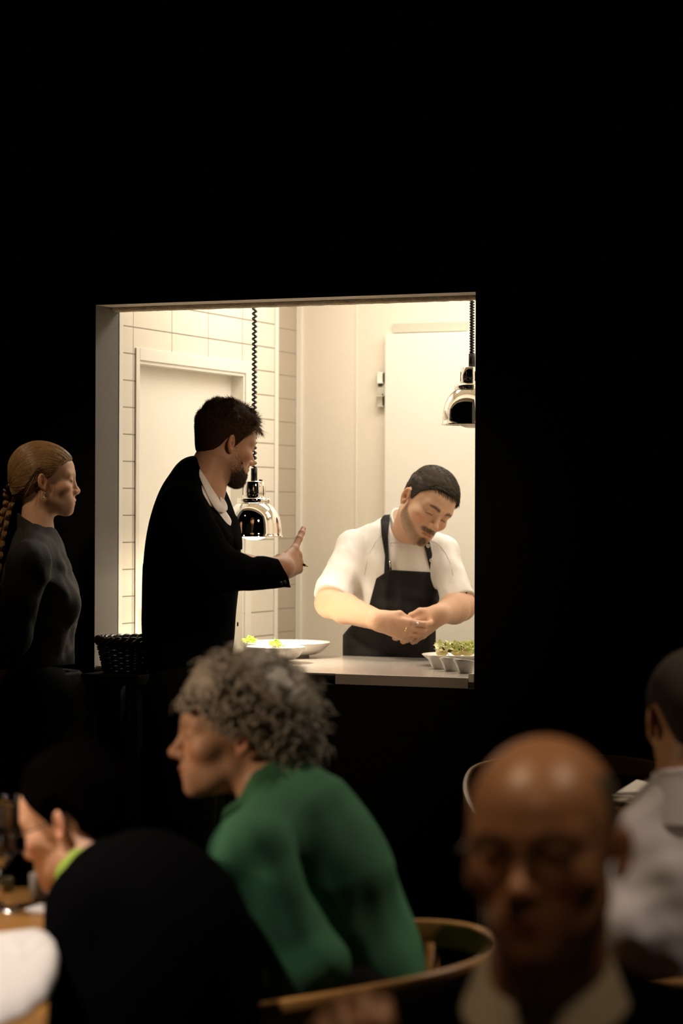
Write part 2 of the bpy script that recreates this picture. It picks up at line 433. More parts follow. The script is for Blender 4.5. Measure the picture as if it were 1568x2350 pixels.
def head_paint(q, base, o):
    """skin colour from the place on the head: lips, cheeks, brows, stubble, lids"""
    base = np.asarray(base, float); n = len(q); C = np.tile(base, (n, 1))
    ax = np.abs(q[:, 0]); A = np.stack([ax, q[:, 1], q[:, 2]], 1)
    def mix(w, c): C[:] = C*(1-w[:, None]) + np.asarray(c)*w[:, None]
    def blob(c, r, soft=0.6): return np.clip((1-np.linalg.norm((A-np.asarray(c))/np.asarray(r), axis=1))/soft, 0, 1)
    red = base*V3(1.02, .74, .68)
    mix(0.6*blob((.045, .065, -.02), (.03, .05, .03)), red)
    mix(0.5*blob((0, .112, -.022), (.016, .02, .02)), red)
    mix(0.6*blob((.085, -.012, 0), (.02, .03, .04)), red)
    st = o.get('stubble', 0)
    if st:
        z = q[:, 2]; lim = -.022 - .55*(q[:, 1]-.02).clip(0, 1) + .9*(.02-q[:, 1]).clip(0, .05)
        w = np.clip((lim - z)/.012, 0, 1)*np.clip((z + .125)/.02, 0, 1)*np.clip((q[:, 1]+.005)/.015, 0, 1)
        mus = blob((.012, .1, -.044), (.026, .03, .012), .4); gp = blob((0, .095, -.085), (.024, .03, .02), .5)
        tex = 0.62 + 0.38*np.random.RandomState(7).rand(len(q))
        mix(np.clip(st*w*tex, 0, 1), o.get('stubcol', (.16, .10, .06)))
        mix(np.clip(1.3*st*np.maximum(mus, gp)*tex, 0, .95), o.get('beardcol', (.07, .04, .025)))
    lip = o.get('lipcol', base*V3(.85, .52, .48))
    lw = np.maximum(blob((.009, .101, -.0525), (.016, .014, .0055), .35), blob((.008, .1, -.064), (.015, .014, .0075), .35))
    mix(o.get('lipw', .7)*lw*(q[:, 1] > .088), lip)
    mix(.95*blob((.009, .104, -.0575), (.017, .012, .0022), .5), base*V3(.25, .14, .12))
    br = o.get('brow', .9)
    bz = .030 + .004*np.sin((ax-.012)/.034*2.6); bw = o.get('bw', .0055)-.0035*np.clip((ax-.03)/.022, 0, 1)
    w = np.clip(1.3-np.abs(q[:, 2]-bz)/bw, 0, 1)*np.clip((ax-.010)/.004, 0, 1)*np.clip((.052-ax)/.006, 0, 1)*(q[:, 1] > .05)
    mix(np.clip(br*w, 0, 1), o.get('browcol', (.05, .03, .02)))
    # eyes: dark lashes over a slit (or closed to a line when looking down)
    ez = o.get('ez', .0085) - .10*np.maximum(0, ax-.0325); ap = o.get('eye', .0022)
    inx = np.clip(1-((ax-.0325)/.0135)**2, 0, 1)
    dz = q[:, 2]-ez
    on = (q[:, 1] > .078) & (q[:, 1] < .1)
    wht = np.clip((ap*inx - np.abs(dz))/.0008, 0, 1)*on*(inx > .05)
    mix(wht, (.55, .50, .46)); iris = np.clip((.0055-np.abs(ax-.0325))/.001, 0, 1)*wht
    mix(iris, o.get('iris', (.03, .025, .02)))
    lash = np.clip(1.25-np.abs(dz-ap*inx)/o.get('lash', .0016), 0, 1)*on*(inx > .02)
    mix(.9*lash, (.02, .012, .01))
    return C
def plane3(a, b, c, up=(0, 0, 1)):
    n = unit(np.cross(np.asarray(b)-np.asarray(a), np.asarray(c)-np.asarray(a)))
    return (np.asarray(a), n if n@np.asarray(up, float) > 0 else -n)
def ear_front(phi, knots):
    k = np.asarray(knots); return np.interp(phi, k[:, 0], k[:, 1])
HAIRLINE = [(0, .090), (.45, .087), (.75, .074), (1.0, .045), (1.2, .010), (1.38, -.022), (1.5, .026), (1.75, .034), (2.0, .012), (2.3, -.030), (2.7, -.052), (3.15, -.055)]
def hairline(q, knots=HAIRLINE):
    phi = np.abs(np.arctan2(q[:, 0], q[:, 1]+.012))
    return q[:, 2] - ear_front(phi, knots)

class Head:
    def __init__(self, pos, M, o, s=1.0):
        self.pos = np.asarray(pos, float); self.M = M; self.o = o; self.s = s
    def loc(self, p): return (p - self.pos) @ self.M / self.s
    def out(self, q): return np.asarray(q, float) @ self.M.T * self.s + self.pos
    def vec(self, v): return np.asarray(v, float) @ self.M.T
    def sdf(self, p):
        d = np.linalg.norm(p - self.pos - self.M[:, 2]*.02*self.s, axis=1) - .115*self.s
        m = d < .07
        if m.any(): d[m] = head_sdf(self.loc(p[m]), self.o)*self.s
        return d
    def paint(self, p, base, body=None):
        base = np.asarray(base); C = np.tile(base if body is None else np.asarray(body), (len(p), 1)).astype(float)
        q = self.loc(p); m = (np.linalg.norm(q - V3(0, 0, .01), axis=1) < .16)
        C[m] = head_paint(q[m], base, self.o); return C
    def neck(self, p, base, r0=.056, r1=.062):
        return cap(p, self.out((0, -.022, -.045)), base, r0*self.s, r1)
    def cap_sdf(self, p, thick, knots=HAIRLINE, inset=-.006):
        """hair mass: the skull grown by thick(q) inside the hairline"""
        d = np.linalg.norm(p - self.pos - self.M[:, 2]*.02*self.s, axis=1) - .10*self.s
        m = d < .10
        if m.any():
            q = self.loc(p[m]); h = hairline(q, knots)
            sk = smin(ell(q, (0, -.010, .042), (.0755, .095, .085)), ell(q, (0, .036, .046), (.058, .058, .050)), .03)
            sk = smin(sk, ell(q, (0, -.036, -.01), (.058, .050, .055)), .02)
            t = np.clip(h*.55, inset, 1); t = np.minimum(t, thick(q))
            d[m] = (sk - t)*self.s*.9
        return d
    def scalp(self, n, rng, cond, lift=0.0):
        """points on the skull, in head coordinates, with normals"""
        out = []; c = V3(0, -.010, .042)
        while sum(len(a) for a in out) < n:
            v = rng.randn(n*2, 3); v /= np.linalg.norm(v, axis=1)[:, None]
            t = np.full(len(v), .16)
            for _ in range(14):
                pp = c + v*t[:, None]
                sk = smin(ell(pp, c, (.0755, .095, .085)), ell(pp, (0, .036, .046), (.058, .058, .050)), .03)
                sk = smin(sk, ell(pp, (0, -.036, -.01), (.058, .050, .055)), .02)
                t -= sk*.8
            q = c + v*t[:, None]; q = q[cond(q)]; out.append(q)
        q = np.concatenate(out)[:n]
        nn = (q - c)/V3(.0755**2, .095**2, .085**2); nn /= np.linalg.norm(nn, axis=1)[:, None]
        return q + nn*lift, nn
def strand_mesh(pts, rad, tip=0.15):
    """pts: N x K x 3 polylines -> one mesh of tapered three-sided hairs"""
    n, k, _ = pts.shape
    d = np.gradient(pts, axis=1); d /= np.linalg.norm(d, axis=2)[..., None] + 1e-12
    rv = np.random.RandomState(1).randn(n, 1, 3)
    a = np.cross(d, rv); a /= np.linalg.norm(a, axis=2)[..., None] + 1e-12
    b = np.cross(d, a)
    r = np.asarray(rad).reshape(-1, 1)*np.interp(np.linspace(0, 1, k), [0, .5, 1], [1, .9, tip])[None]
    V = np.stack([pts + (a*math.cos(t) + b*math.sin(t))*r[..., None] for t in (0, 2.094, 4.189)], 2)   # n,k,3,3
    base = (np.arange(n)*k*3)[:, None, None] + (np.arange(k-1)*3)[None, :, None]
    Q = []
    for j in range(3):
        j2 = (j+1) % 3
        Q.append(np.stack([base[..., 0]+j, base[..., 0]+j2, base[..., 0]+3+j2, base[..., 0]+3+j], -1).reshape(-1, 4))
    return V.reshape(-1, 3), np.concatenate(Q)
def grow(q, d0, length, k, bend, rng, jit=0.0):
    """strands from q, first along d0, turning by bend(pos, dir, step)"""
    n = len(q); pts = [q]; d = d0/np.linalg.norm(d0, axis=1)[:, None]
    st = np.asarray(length).reshape(-1, 1)/(k-1)
    for i in range(k-1):
        d = d + bend(pts[-1], d, i) + jit*rng.randn(n, 3); d /= np.linalg.norm(d, axis=1)[:, None]
        pts.append(pts[-1] + d*st)
    return np.stack(pts, 1)
def strands_obj(name, head, pts, rad, m, parent, base, col=None):
    V, Q = strand_mesh(head.out(pts.reshape(-1, 3)).reshape(pts.shape), rad)
    me = np_mesh(name, V - np.asarray(base), Q, True)
    return mesh_obj(name, me, m, parent)

# ------------------------------------------------------------------ hands
def hand_sdf(p, w, f, t, side, curls, thumb, s=1.0, spread=(5, 1, -3, -7), lens=1.0):
    """w wrist, f along the palm, t towards the thumb, side 'R'/'L'; curls: three bends per finger (index first); thumb: joints in hand axes"""
    x = unit(f); y = np.asarray(t, float); y = unit(y - x*(y@x)); z = np.cross(x, y)
    if side == 'L': z = -z
    q = np.stack([(p-w)@x, (p-w)@y, (p-w)@z], 1)/s
    kn = [(.088, .026, .002), (.092, .008, .004), (.087, -.010, .003), (.078, -.026, 0)]
    ln = [(.044, .026, .020), (.048, .030, .021), (.044, .028, .020), (.035, .020, .018)]
    rr = [(.0095, .0088, .008, .0068), (.0098, .0090, .0082, .007), (.0094, .0085, .0078, .0066), (.0084, .0075, .0068, .0058)]
    d = cap(q, (-.008, 0, 0), (.012, 0, 0), .026, .026)
    for i in range(4):
        k = np.array(kn[i]); d = smin(d, cap(q, (.006, k[1]*.55, -.002), k, .0145, .0105), .014)
    d = smin(d, ell(q, (.045, -.022, -.010), (.034, .013, .012)), .012)
    fd = None
    for i in range(4):
        a = 0.0; pt = np.array(kn[i]); sp = math.radians(spread[i]); chainp = [pt]
        for j in range(3):
            a += math.radians(curls[i][j])
            dv = V3(math.cos(a)*math.cos(sp), math.sin(sp)*max(.0, math.cos(a)), -math.sin(a))
            pt = pt + dv*ln[i][j]*lens; chainp.append(pt)
        g = chain(q, chainp, rr[i], .004)
        fd = g if fd is None else smin(fd, g, .0025)
    d = smin(d, fd, .008)
    th = [V3(.016, .020, -.008)] + [V3(*a) for a in thumb]
    d = smin(d, chain(q, th, (.0155, .0125, .0108, .0082), .005), .010)
    return d*s

# ------------------------------------------------------------------ the room
OW, OT, CZT = 1.203, 2.033, 0.96              # opening width, opening head height, counter height
TW = 0.143                                    # wall thickness
SL, TB, SREC = 0.0008, 1.56, -0.05            # tiled wall face, back wall face, recessed tiled wall face
def pass_wall():
    x0, x1, zt = -5.0, 5.0, 3.2
    def V(s, t, z): return tuple(K(s, t, z))
    m = MB()
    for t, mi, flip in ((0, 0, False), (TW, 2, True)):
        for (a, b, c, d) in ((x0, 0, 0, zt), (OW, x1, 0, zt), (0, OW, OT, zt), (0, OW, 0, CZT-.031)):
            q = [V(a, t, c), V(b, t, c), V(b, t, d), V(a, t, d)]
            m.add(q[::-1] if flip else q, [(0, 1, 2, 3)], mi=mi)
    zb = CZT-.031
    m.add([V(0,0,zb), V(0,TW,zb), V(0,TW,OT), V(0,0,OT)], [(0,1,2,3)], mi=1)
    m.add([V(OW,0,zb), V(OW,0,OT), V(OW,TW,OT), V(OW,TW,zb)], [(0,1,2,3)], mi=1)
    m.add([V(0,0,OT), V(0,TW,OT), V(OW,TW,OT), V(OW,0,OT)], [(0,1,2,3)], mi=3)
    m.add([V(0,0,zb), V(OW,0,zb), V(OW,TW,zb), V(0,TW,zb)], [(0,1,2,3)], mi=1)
    for (a, b) in (((x0,0),(x0,TW)), ((x1,TW),(x1,0))):
        m.add([V(a[0],a[1],0), V(a[0],a[1],zt), V(b[0],b[1],zt), V(b[0],b[1],0)], [(0,1,2,3)], mi=0)
    m.add([V(x0,0,zt), V(x1,0,zt), V(x1,TW,zt), V(x0,TW,zt)], [(0,1,2,3)], mi=0)
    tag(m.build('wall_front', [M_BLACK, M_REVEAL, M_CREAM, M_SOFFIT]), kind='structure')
pass_wall()
m = MB(); m.add([(-7,-3,0),(7,-3,0),(7,9.5,0),(-7,9.5,0)], [(0,1,2,3)]); tag(m.build('floor', M_FLOOR), kind='structure')
m = MB(); m.add([tuple(K(-.1,TW,.004)), tuple(K(3.2,TW,.004)), tuple(K(3.2,TB+.1,.004)), tuple(K(-.1,TB+.1,.004))], [(0,1,2,3)]); tag(m.build('floor_kitchen', M_KFLOOR), kind='structure')
m = MB(); m.box((-7,-3,3.2), (7,9.5,3.25)); tag(m.build('ceiling', M_BLACK), kind='structure')
m = MB(); m.box((-.2,TW,2.60), (3.2,TB+.15,2.66)); tag(at_k(m.build('ceiling_kitchen', M_CREAM)), kind='structure')
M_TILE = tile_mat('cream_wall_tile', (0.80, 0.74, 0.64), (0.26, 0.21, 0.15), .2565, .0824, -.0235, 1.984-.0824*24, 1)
M_TILE2 = tile_mat('shaded_wall_tile', (0.47, 0.40, 0.32), (0.30, 0.25, 0.19), .2565, .0824, .02, 1.984-.0824*24, 1)  # darker tile: shade on the stepped-back wall put into the colour
D0, D1, DZ = .257, 1.024, 1.887               # door opening in the tiled wall
m = MB()
m.box((-.14, TW, 0), (SL, D0, 2.6)); m.box((-.14, D0, DZ), (SL, D1, 2.6)); m.box((-.14, D1, 0), (SL, 1.288, 2.6))
tag(at_k(m.build('wall_left', M_TILE)), kind='structure')
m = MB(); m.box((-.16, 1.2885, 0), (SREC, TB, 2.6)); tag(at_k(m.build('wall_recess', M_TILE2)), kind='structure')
m = MB(); m.box((-.16, TB, 0), (3.2, TB+.1, 2.6)); tag(at_k(m.build('wall_back', M_CREAM)), kind='structure')
m = MB(); m.box((2.9, TW, 0), (3.0, TB, 2.6)); tag(at_k(m.build('wall_right', M_CREAM)), kind='structure')
# white corner strip behind the left jamb, corner bead of the tiled wall, brown strip along the opening's head
m = MB(); m.box((SL+.0001, TW+.0003, CZT+.002), (SL+.0012, TW+.024, OT+.3)); tag(at_k(m.build('trim_1', M_WHITE)), kind='structure')
m = MB(); m.box((SL-.004, 1.260, 0), (SL+.0015, 1.2895, 2.6)); tag(at_k(m.build('trim_2', M_WHITE)), kind='structure')
m = MB()
rs = np.random.RandomState(4); rows = []
for i in range(90):
    s = .002 + (OW-.004)*i/89; j = .0018*rs.rand(5)
    rows.append([tuple(K(s, TW-.050, OT-.001)), tuple(K(s, TW-.046, OT-.008-j[0])), tuple(K(s, TW-.020, OT-.011-j[1])), tuple(K(s, TW-.004, OT-.010-j[2])), tuple(K(s, TW, OT-.001))])
m.grid(rows); tag(m.build('trim_3', M_TRIM), kind='structure')
# door in the tiled wall
m = MB(); m.box((-.062, D0-.01, 0), (-.045, D1+.01, DZ+.01)); d1 = tag(at_k(m.build('door_1', M_WHITE)), kind='structure')
m = MB()
m.box((SL+.0005, D0-.012, 0), (SL+.005, D0+.012, DZ+.036), bev=.002); m.box((SL+.0005, D0+.0125, DZ-.002), (SL+.005, D1-.0005, DZ+.036), bev=.002); m.box((SL+.0005, D1, 0), (SL+.005, D1+.045, DZ+.036), bev=.002)
m.box((-.045, D1-.012, 0), (SL, D1-.001, DZ)); m.box((-.045, D0+.001, DZ-.012), (SL, D1-.012, DZ-.001)); m.box((-.045, D0+.001, 0), (SL, D0+.010, DZ-.012))
tag(at_k(m.build('door_frame', M_WHITE)), kind='structure')
m = MB(); m.box((-.045, D0+.03, 0.1), (-.041, D1-.05, 1.115)); o = at_k(m.build('kick_plate', M_GREYTRIM)); tag(o, kind='structure'); 
# back wall: corner strip, panel seam, cold-room door with hinge, grey rail over the door
m = MB(); m.box((SREC+.001, TB-.012, 0), (-.030, TB, 2.6)); tag(at_k(m.build('trim_4', M_WHITE)), kind='structure')
m = MB(); m.box((.1785, TB-.0025, 0), (.1825, TB, 2.6)); tag(at_k(m.build('trim_5', M_WHITE)), kind='structure')
m = MB(); m.box((.300, TB-.030, .02), (1.05, TB-.0005, 2.045), bev=.004); tag(at_k(m.build('door_2', M_WHITE)), kind='structure')
m = MB(); m.box((.322, TB-.010, 2.050), (.60, TB-.0003, 2.082)); tag(at_k(m.build('trim_6', M_GREYTRIM)), kind='structure')
h = empty('door_hinge', K(.283, TB-.012, 1.79), -WA, 'chrome two part hinge on the edge of the white cold room door', 'hinge')
for z0, z1 in ((.0, .040), (.082, .122)):
    m = MB(); m.box((-.016, -.012, z0), (.012, .011, z1), bev=.002); m.box((-.002, -.016, z0+.004), (.008, -.012, z1-.004)); m.build('hinge_cap', M_CHROME, h)
m = MB(); m.box((-.014, -.004, .040), (.014, .011, .082)); m.build('hinge_plate', M_GREYTRIM, h)
m = MB(); m.box((-.012, -.0065, .072), (.004, -.0045, .080)); m.build('hinge_pin', M_RUBBER, h); m = MB(); m.box((.002, -.0065, .040), (.007, -.0045, .045)); m.build('hinge_pin', M_RUBBER, h)

# ------------------------------------------------------------------ counter and what stands on it
ct = empty('serving_counter', K(.6, .4, 0), -WA, 'brushed steel serving counter running through the kitchen hatch', 'counter')
def kb(name, lo, hi, mt, parent, pc, bev=0.0, mb=None):
    m = mb or MB()
    m.box([lo[i]-pc[i] for i in range(3)], [hi[i]-pc[i] for i in range(3)], bev=bev); return m.build(name, mt, parent)
pc = (.6, .4, 0)
kb('worktop', (.003, .004, CZT-.006), (1.187, .797, CZT), M_STEEL, ct, pc, .0015)
kb('front_lip', (.783, -.003, CZT-.030), (1.184, .004, CZT-.0005), M_LIP, ct, pc, .001)
kb('cabinet', (.02, .16, .12), (1.18, .78, CZT-.006), M_STEEL, ct, pc, .004)
for s in (.08, 1.12):
    for t in (.22, .72):
        m = MB(); m.lathe([(.0, .005), (.02, .005), (.02, .12), (0, .12)], 20, (s-.6, t-.4, 0)); m.build('foot', M_RUBBER, ct)
m = MB(); m.box((1.188, -.006, CZT-.012), (1.202, .040, CZT+.012), bev=.0015)
tag(at_k(m.build('end_bracket', M_WHITE)), 'small white box fixed at the right end of the counter lip', 'bracket')

def bowl_prof(R, h, foot, th=.004):
    out = [(0, .004), (foot-.003, .004), (foot-.002, 0), (foot, 0), (foot, .006), (foot+.004, .008)]
    for i in range(1, 9):
        a = i/8; out.append((foot+.004 + (R-foot-.004)*a**.62, .008 + (h-.008)*a**1.5))
    inn = [(R-th*.6, h+.001)] + [(foot + (R-foot-th)*(a/8)**.62, .011 + (h-.013)*(a/8)**1.5) for a in range(7, -1, -1)] + [(0, .010)]
    return out + inn
def bowl(name, c, R, h, foot, label, fl=0.0, group=None):
    def mod(a, r, z): return 1 + (fl*math.cos(40*a) if foot+.003 < r < R-.002 and z > .009 else 0)
    m = MB(); m.lathe(bowl_prof(R, h, foot), 160 if fl else 72, mod=mod)
    o = m.build(name, M_PORC); o.location = tuple(c); return tag(o, label, 'bowl', group)
GB = 'white bowls on the pass'
b2 = K(*hit_z(658, 1507.5, CZT)); b1 = K(*hit_z(633, 1521, CZT))
bowl('soup_bowl', b2, .140, .047, .072, 'larger plain white bowl behind the fluted bowl under the heat lamp', 0, GB)
bowl('soup_bowl', b1, .090, .049, .036, 'smaller white bowl with fluted outside, in front, a herb sprig on its rim', .008, GB)
M_LEAF = mat('fresh_green_leaf', (0.40, 0.60, 0.05), 0.45, var=0.5, vscale=120)
M_LEAFD = mat('dark_red_leaf', (0.07, 0.035, 0.012), 0.45, var=0.6, vscale=120)
M_LEAFY = mat('pale_frisee_leaf', (0.82, 0.78, 0.36), 0.45, var=0.35, vscale=120)
M_POT = mat('pale_yellow_flesh', (0.72, 0.58, 0.28), 0.5, var=0.15, vscale=60, bump=.2, bscale=120)
def leaf(m, p, d, L, wd, curl, rs, mi=0):
    d = unit(d); sx = np.cross(d, rs.randn(3)); sx = unit(sx); up = np.cross(sx, d); rows = []
    for i in range(6):
        a = i/5; w = wd*math.sin(math.pi*min(1, .12+.88*a))**.8*(1+.25*math.sin(9*a+rs.rand()*6))
        c = p + d*L*a + up*curl*L*a*a
        rows.append([c - sx*w*.5 + up*w*.2, c, c + sx*w*.5 + up*w*.2])
    m.grid(rows, mi)
def sprig(loc, n, R, seed, label):
    rs = np.random.RandomState(seed); o = empty('herb_sprig', loc, 0, label, 'herb')
    m = MB(); ms = MB()
    for i in range(n):
        v = rs.randn(3); v[2] = abs(v[2])*1.1+.1; v = unit(v)
        tip = v*R*(.5+.5*rs.rand()); ms.tube([(0, 0, 0), tip*.5+rs.randn(3)*.0015, tip], .0005, 5)
        for k in range(3): leaf(m, tip, v*.5+rs.randn(3)*.8, .007+.005*rs.rand(), .006, .4, rs)
    m.build('leaves', M_LEAF, o); ms.build('stem', M_LEAFY, o); return o
sprig(P(574, 1478, 7.62), 34, .022, 2, 'bright green curly herb sprig in the larger white bowl, next to the suited man')
sprig(P(634, 1483, 7.44), 24, .019, 5, 'small green herb sprig standing in the fluted white bowl')
# scoop cups
def cup(s, t, label):
    n = 40; m = MB(); prof = []
    def ring(r, z, sl, zf):
        return [(r*math.cos(2*math.pi*k/n)*1.0 + sl*(1 if math.cos(2*math.pi*k/n) < 0 else .6)*math.cos(2*math.pi*k/n), r*math.sin(2*math.pi*k/n), z + zf*(-math.sin(2*math.pi*k/n))) for k in range(n+1)]
    rows = [ring(.001, .0, 0, 0), ring(.018, .0, 0, 0), ring(.0195, .002, 0, 0), ring(.0240, .014, .001, .001), ring(.0285, .026, .003, .003), ring(.0325, .034, .005, .0060), ring(.0316, .0350, .005, .0060), ring(.0275, .027, .003, .003), ring(.019, .006, 0, 0), ring(.001, .005, 0, 0)]
    m.grid(rows); o = m.build('scoop_cup', M_PORC); o.location = tuple(K(s, t, CZT)); o.rotation_euler = (0, 0, -WA-.15)
    return tag(o, label, 'cup', 'white scoop cups at the counter end')
cup(.972, .325, 'white scoop cup farthest back, leftmost of the three on the counter')
cup(1.040, .251, 'middle one of three white scoop cups in a row')
cup(1.106, .190, 'nearest white scoop cup, beside the wall edge')
pl = K(.965, .500, CZT)
bowl('serving_bowl', pl, .108, .034, .045, 'wide white bowl of salad behind the three scoop cups')
rs = np.random.RandomState(11)
def chunk(p, r, sd, label):
    q = np.random.RandomState(sd); m = MB(); n, k = 18, 12
    ph = q.rand(3)*6
    rows = []
    for i in range(k+1):
        th = math.pi*i/k
        rows.append([(p[0]+r*1.25*math.sin(th)*math.cos(2*math.pi*j/n)*(1+.12*math.sin(3*2*math.pi*j/n+ph[0])), p[1]+r*math.sin(th)*math.sin(2*math.pi*j/n)*(1+.1*math.sin(2*2*math.pi*j/n+ph[1])), p[2]+r*.8*math.cos(th)) for j in range(n+1)])
    m.grid(rows); o = m.build('potato', M_POT); return tag(o, label, 'potato', 'pale pieces in the salad bowl')
chunk(P(1014, 1498, 7.245), .014, 1, 'pale rounded potato piece behind the leftmost scoop cup')
chunk(P(1050, 1496, 7.24), .016, 2, 'pale yellow potato piece in the middle of the salad')
chunk(P(1073, 1494, 7.235), .019, 3, 'largest pale yellow potato piece, by the wall edge')
def greens(name, mt, n, x0, x1, y0, y1, L, sd, label):
    q = np.random.RandomState(sd); m = MB()
    for i in range(n):
        p = P(x0+(x1-x0)*q.rand(), y0+(y1-y0)*q.rand(), 7.19+.14*q.rand())
        v = q.randn(3); v[2] = abs(v[2])*.8
        leaf(m, p, v, L*(.6+.8*q.rand()), L*.55, .6*q.randn(), q)
    tag(m.build(name, mt), label, 'salad', kind='stuff')
greens('frisee_leaves', M_LEAFY, 170, 1008, 1090, 1477, 1498, .017, 1, 'pale frisee leaves heaped on the salad bowl')
greens('green_leaves', M_LEAF, 70, 1022, 1092, 1478, 1500, .015, 2, 'green cress leaves among the salad')
greens('dark_leaves', M_LEAFD, 60, 1012, 1066, 1483, 1500, .014, 3, 'dark red leaves among the salad')

# ------------------------------------------------------------------ heat lamps
M_BULB = emit('lit_bulb', (1.0, 0.86, 0.62), 100.0)
M_GLASSB = mat('frosted_bulb', (0.85, 0.80, 0.70), 0.15)
def heat_lamp(s, t, zr, pitch, coil_r, label, lit):
    o = empty('heat_lamp', K(s, t, zr), 0, label, 'lamp', 'heat lamps over the pass')
    m = MB()
    prof = [(.0905, .0), (.0875, .004), (.0860, .015), (.0840, .040), (.0800, .060), (.0725, .078), (.062, .092), (.053, .1005), (.050, .103)]
    inn = [(r-.0018, z) for r, z in prof[::-1]]
    m.lathe(prof + inn, 96, close=True); m.build('shade', M_CHROME, o)
    m = MB(); m.lathe([(0, .1035), (.0500, .1035), (.0515, .1045), (.0515, .1165), (.0500, .118), (0, .118)], 72); m.build('collar', M_CHROME, o)
    m = MB(); m.lathe([(0, .1185), (.0345, .1185), (.0345, .140), (.0325, .168), (.0315, .170), (0, .170)], 72); hs = m.build('housing', M_CHROME, o)
    for k in range(8):
        m = MB(); a = 2*math.pi*(k+.3)/8; c, q = math.cos(a), math.sin(a); r = .0347
        m.tube([(r*c, r*q, .128), (r*c*.985, r*q*.985, .145), (r*c*.97, r*q*.97, .156)], .0013, 6)
        m.build('vent_slot', M_RUBBER, hs)
    m = MB(); m.lathe([(0, .170), (.0098, .170), (.0098, .2095), (.0085, .2105), (0, .2105)], 32); m.build('sleeve', M_RUBBER, o)
    m = MB(); m.lathe([(0, .170), (.006, .170), (.006, .174), (.004, .176), (0, .176)], 16, (.020, .006, 0)); m.build('switch', M_RUBBER, o)
    m = MB(); top = 2.6 - zr; n = int((top-.2105)/pitch*14); pts = []
    for i in range(n+1):
        a = 2*math.pi*i/14; pts.append((coil_r*math.cos(a), coil_r*math.sin(a), .2105 + (top-.2105)*i/n))
    m.tube(pts, .0029, 7); m.tube([(0, 0, .2105), (0, 0, top)], .0016, 6); m.build('coiled_cord', M_RUBBER, o)
    m = MB(); bp = [(0, -.0095)] + [(.047*math.sin(a), .016-.0255*math.cos(a)) for a in np.linspace(.15, math.pi/2, 9)] + [(.044, .03), (.02, .07), (.014, .10)]
    m.lathe(bp, 40); m.build('bulb', M_BULB if lit else M_GLASSB, o)
    if lit:
        for pw, an, bl in ((20, 130, .7), (1.6, 170, .15)):
            l = light('bulb_light', 'SPOT', (0, 0, -.036), pw, (1.0, 0.87, 0.66), None, spot_size=math.radians(an), spot_blend=bl, shadow_soft_size=0.02)
            l.parent = o
    return o
heat_lamp(.3425, .38, 1.343, .0155, .0062, 'lit chrome heat lamp on a stretched coiled cord beside the suited man', True)
heat_lamp(1.052, .38, 1.678, .0080, .0052, 'unlit chrome heat lamp cut off by the right wall edge', False)

# ------------------------------------------------------------------ wicker basket on a dark ledge left of the hatch
lg = empty('side_ledge', P(296, 1525, 6.975)*V3(1, 1, 0), -WA, 'low dark side stand under the wicker basket', 'stand')
LZ = .955
m = MB(); m.box((-.10, -.105, LZ-.03), (.085, .105, LZ), bev=.003); m.build('top', mat('dark_stained_board', (.004, .003, .003), .6, spec=.1), lg)
for sx in (-.08, .065):
    for sy in (-.085, .085):
        m = MB(); m.box((sx-.015, sy-.015, 0), (sx+.015, sy+.015, LZ-.03)); m.build('leg', M_RUBBER, lg)
bk = empty('wicker_basket', P(303, 1500, 6.985)*V3(1, 1, 0)+V3(0, 0, LZ), 0, 'dark glossy wicker basket with braided rim left of the hatch', 'basket'); bk.scale = (.90, .90, 1.0)
m = MB()
for j in range(11):
    z = .006+.0076*j; R0 = .088 + .020*j/10
    pts = [((R0+.0035*math.cos(12*a+math.pi*(j % 2)))*math.cos(a), (R0+.0035*math.cos(12*a+math.pi*(j % 2)))*math.sin(a), z) for a in np.linspace(0, 2*math.pi, 121)[:-1]]
    m.tube(pts, .0043, 7, closed=True)
m.lathe([(0, .002), (.088, .002), (.088, .006), (0, .006)], 40); m.build('weave', M_WICKER, bk)
m = MB()
for k in range(24):
    a = 2*math.pi*k/24; m.tube([(.088*math.cos(a), .088*math.sin(a), .002), (.109*math.cos(a), .109*math.sin(a), .088)], .003, 6)
m.build('stakes', M_WICKER, bk)
m = MB()
for s3 in range(3):
    pts = [((.110+.007*math.cos(9*a+2.09*s3))*math.cos(a), (.110+.007*math.cos(9*a+2.09*s3))*math.sin(a), .094+.007*math.sin(9*a+2.09*s3)) for a in np.linspace(0, 2*math.pi, 181)[:-1]]
    m.tube(pts, .0062, 8, closed=True)
m.build('braided_rim', M_WICKER, bk)

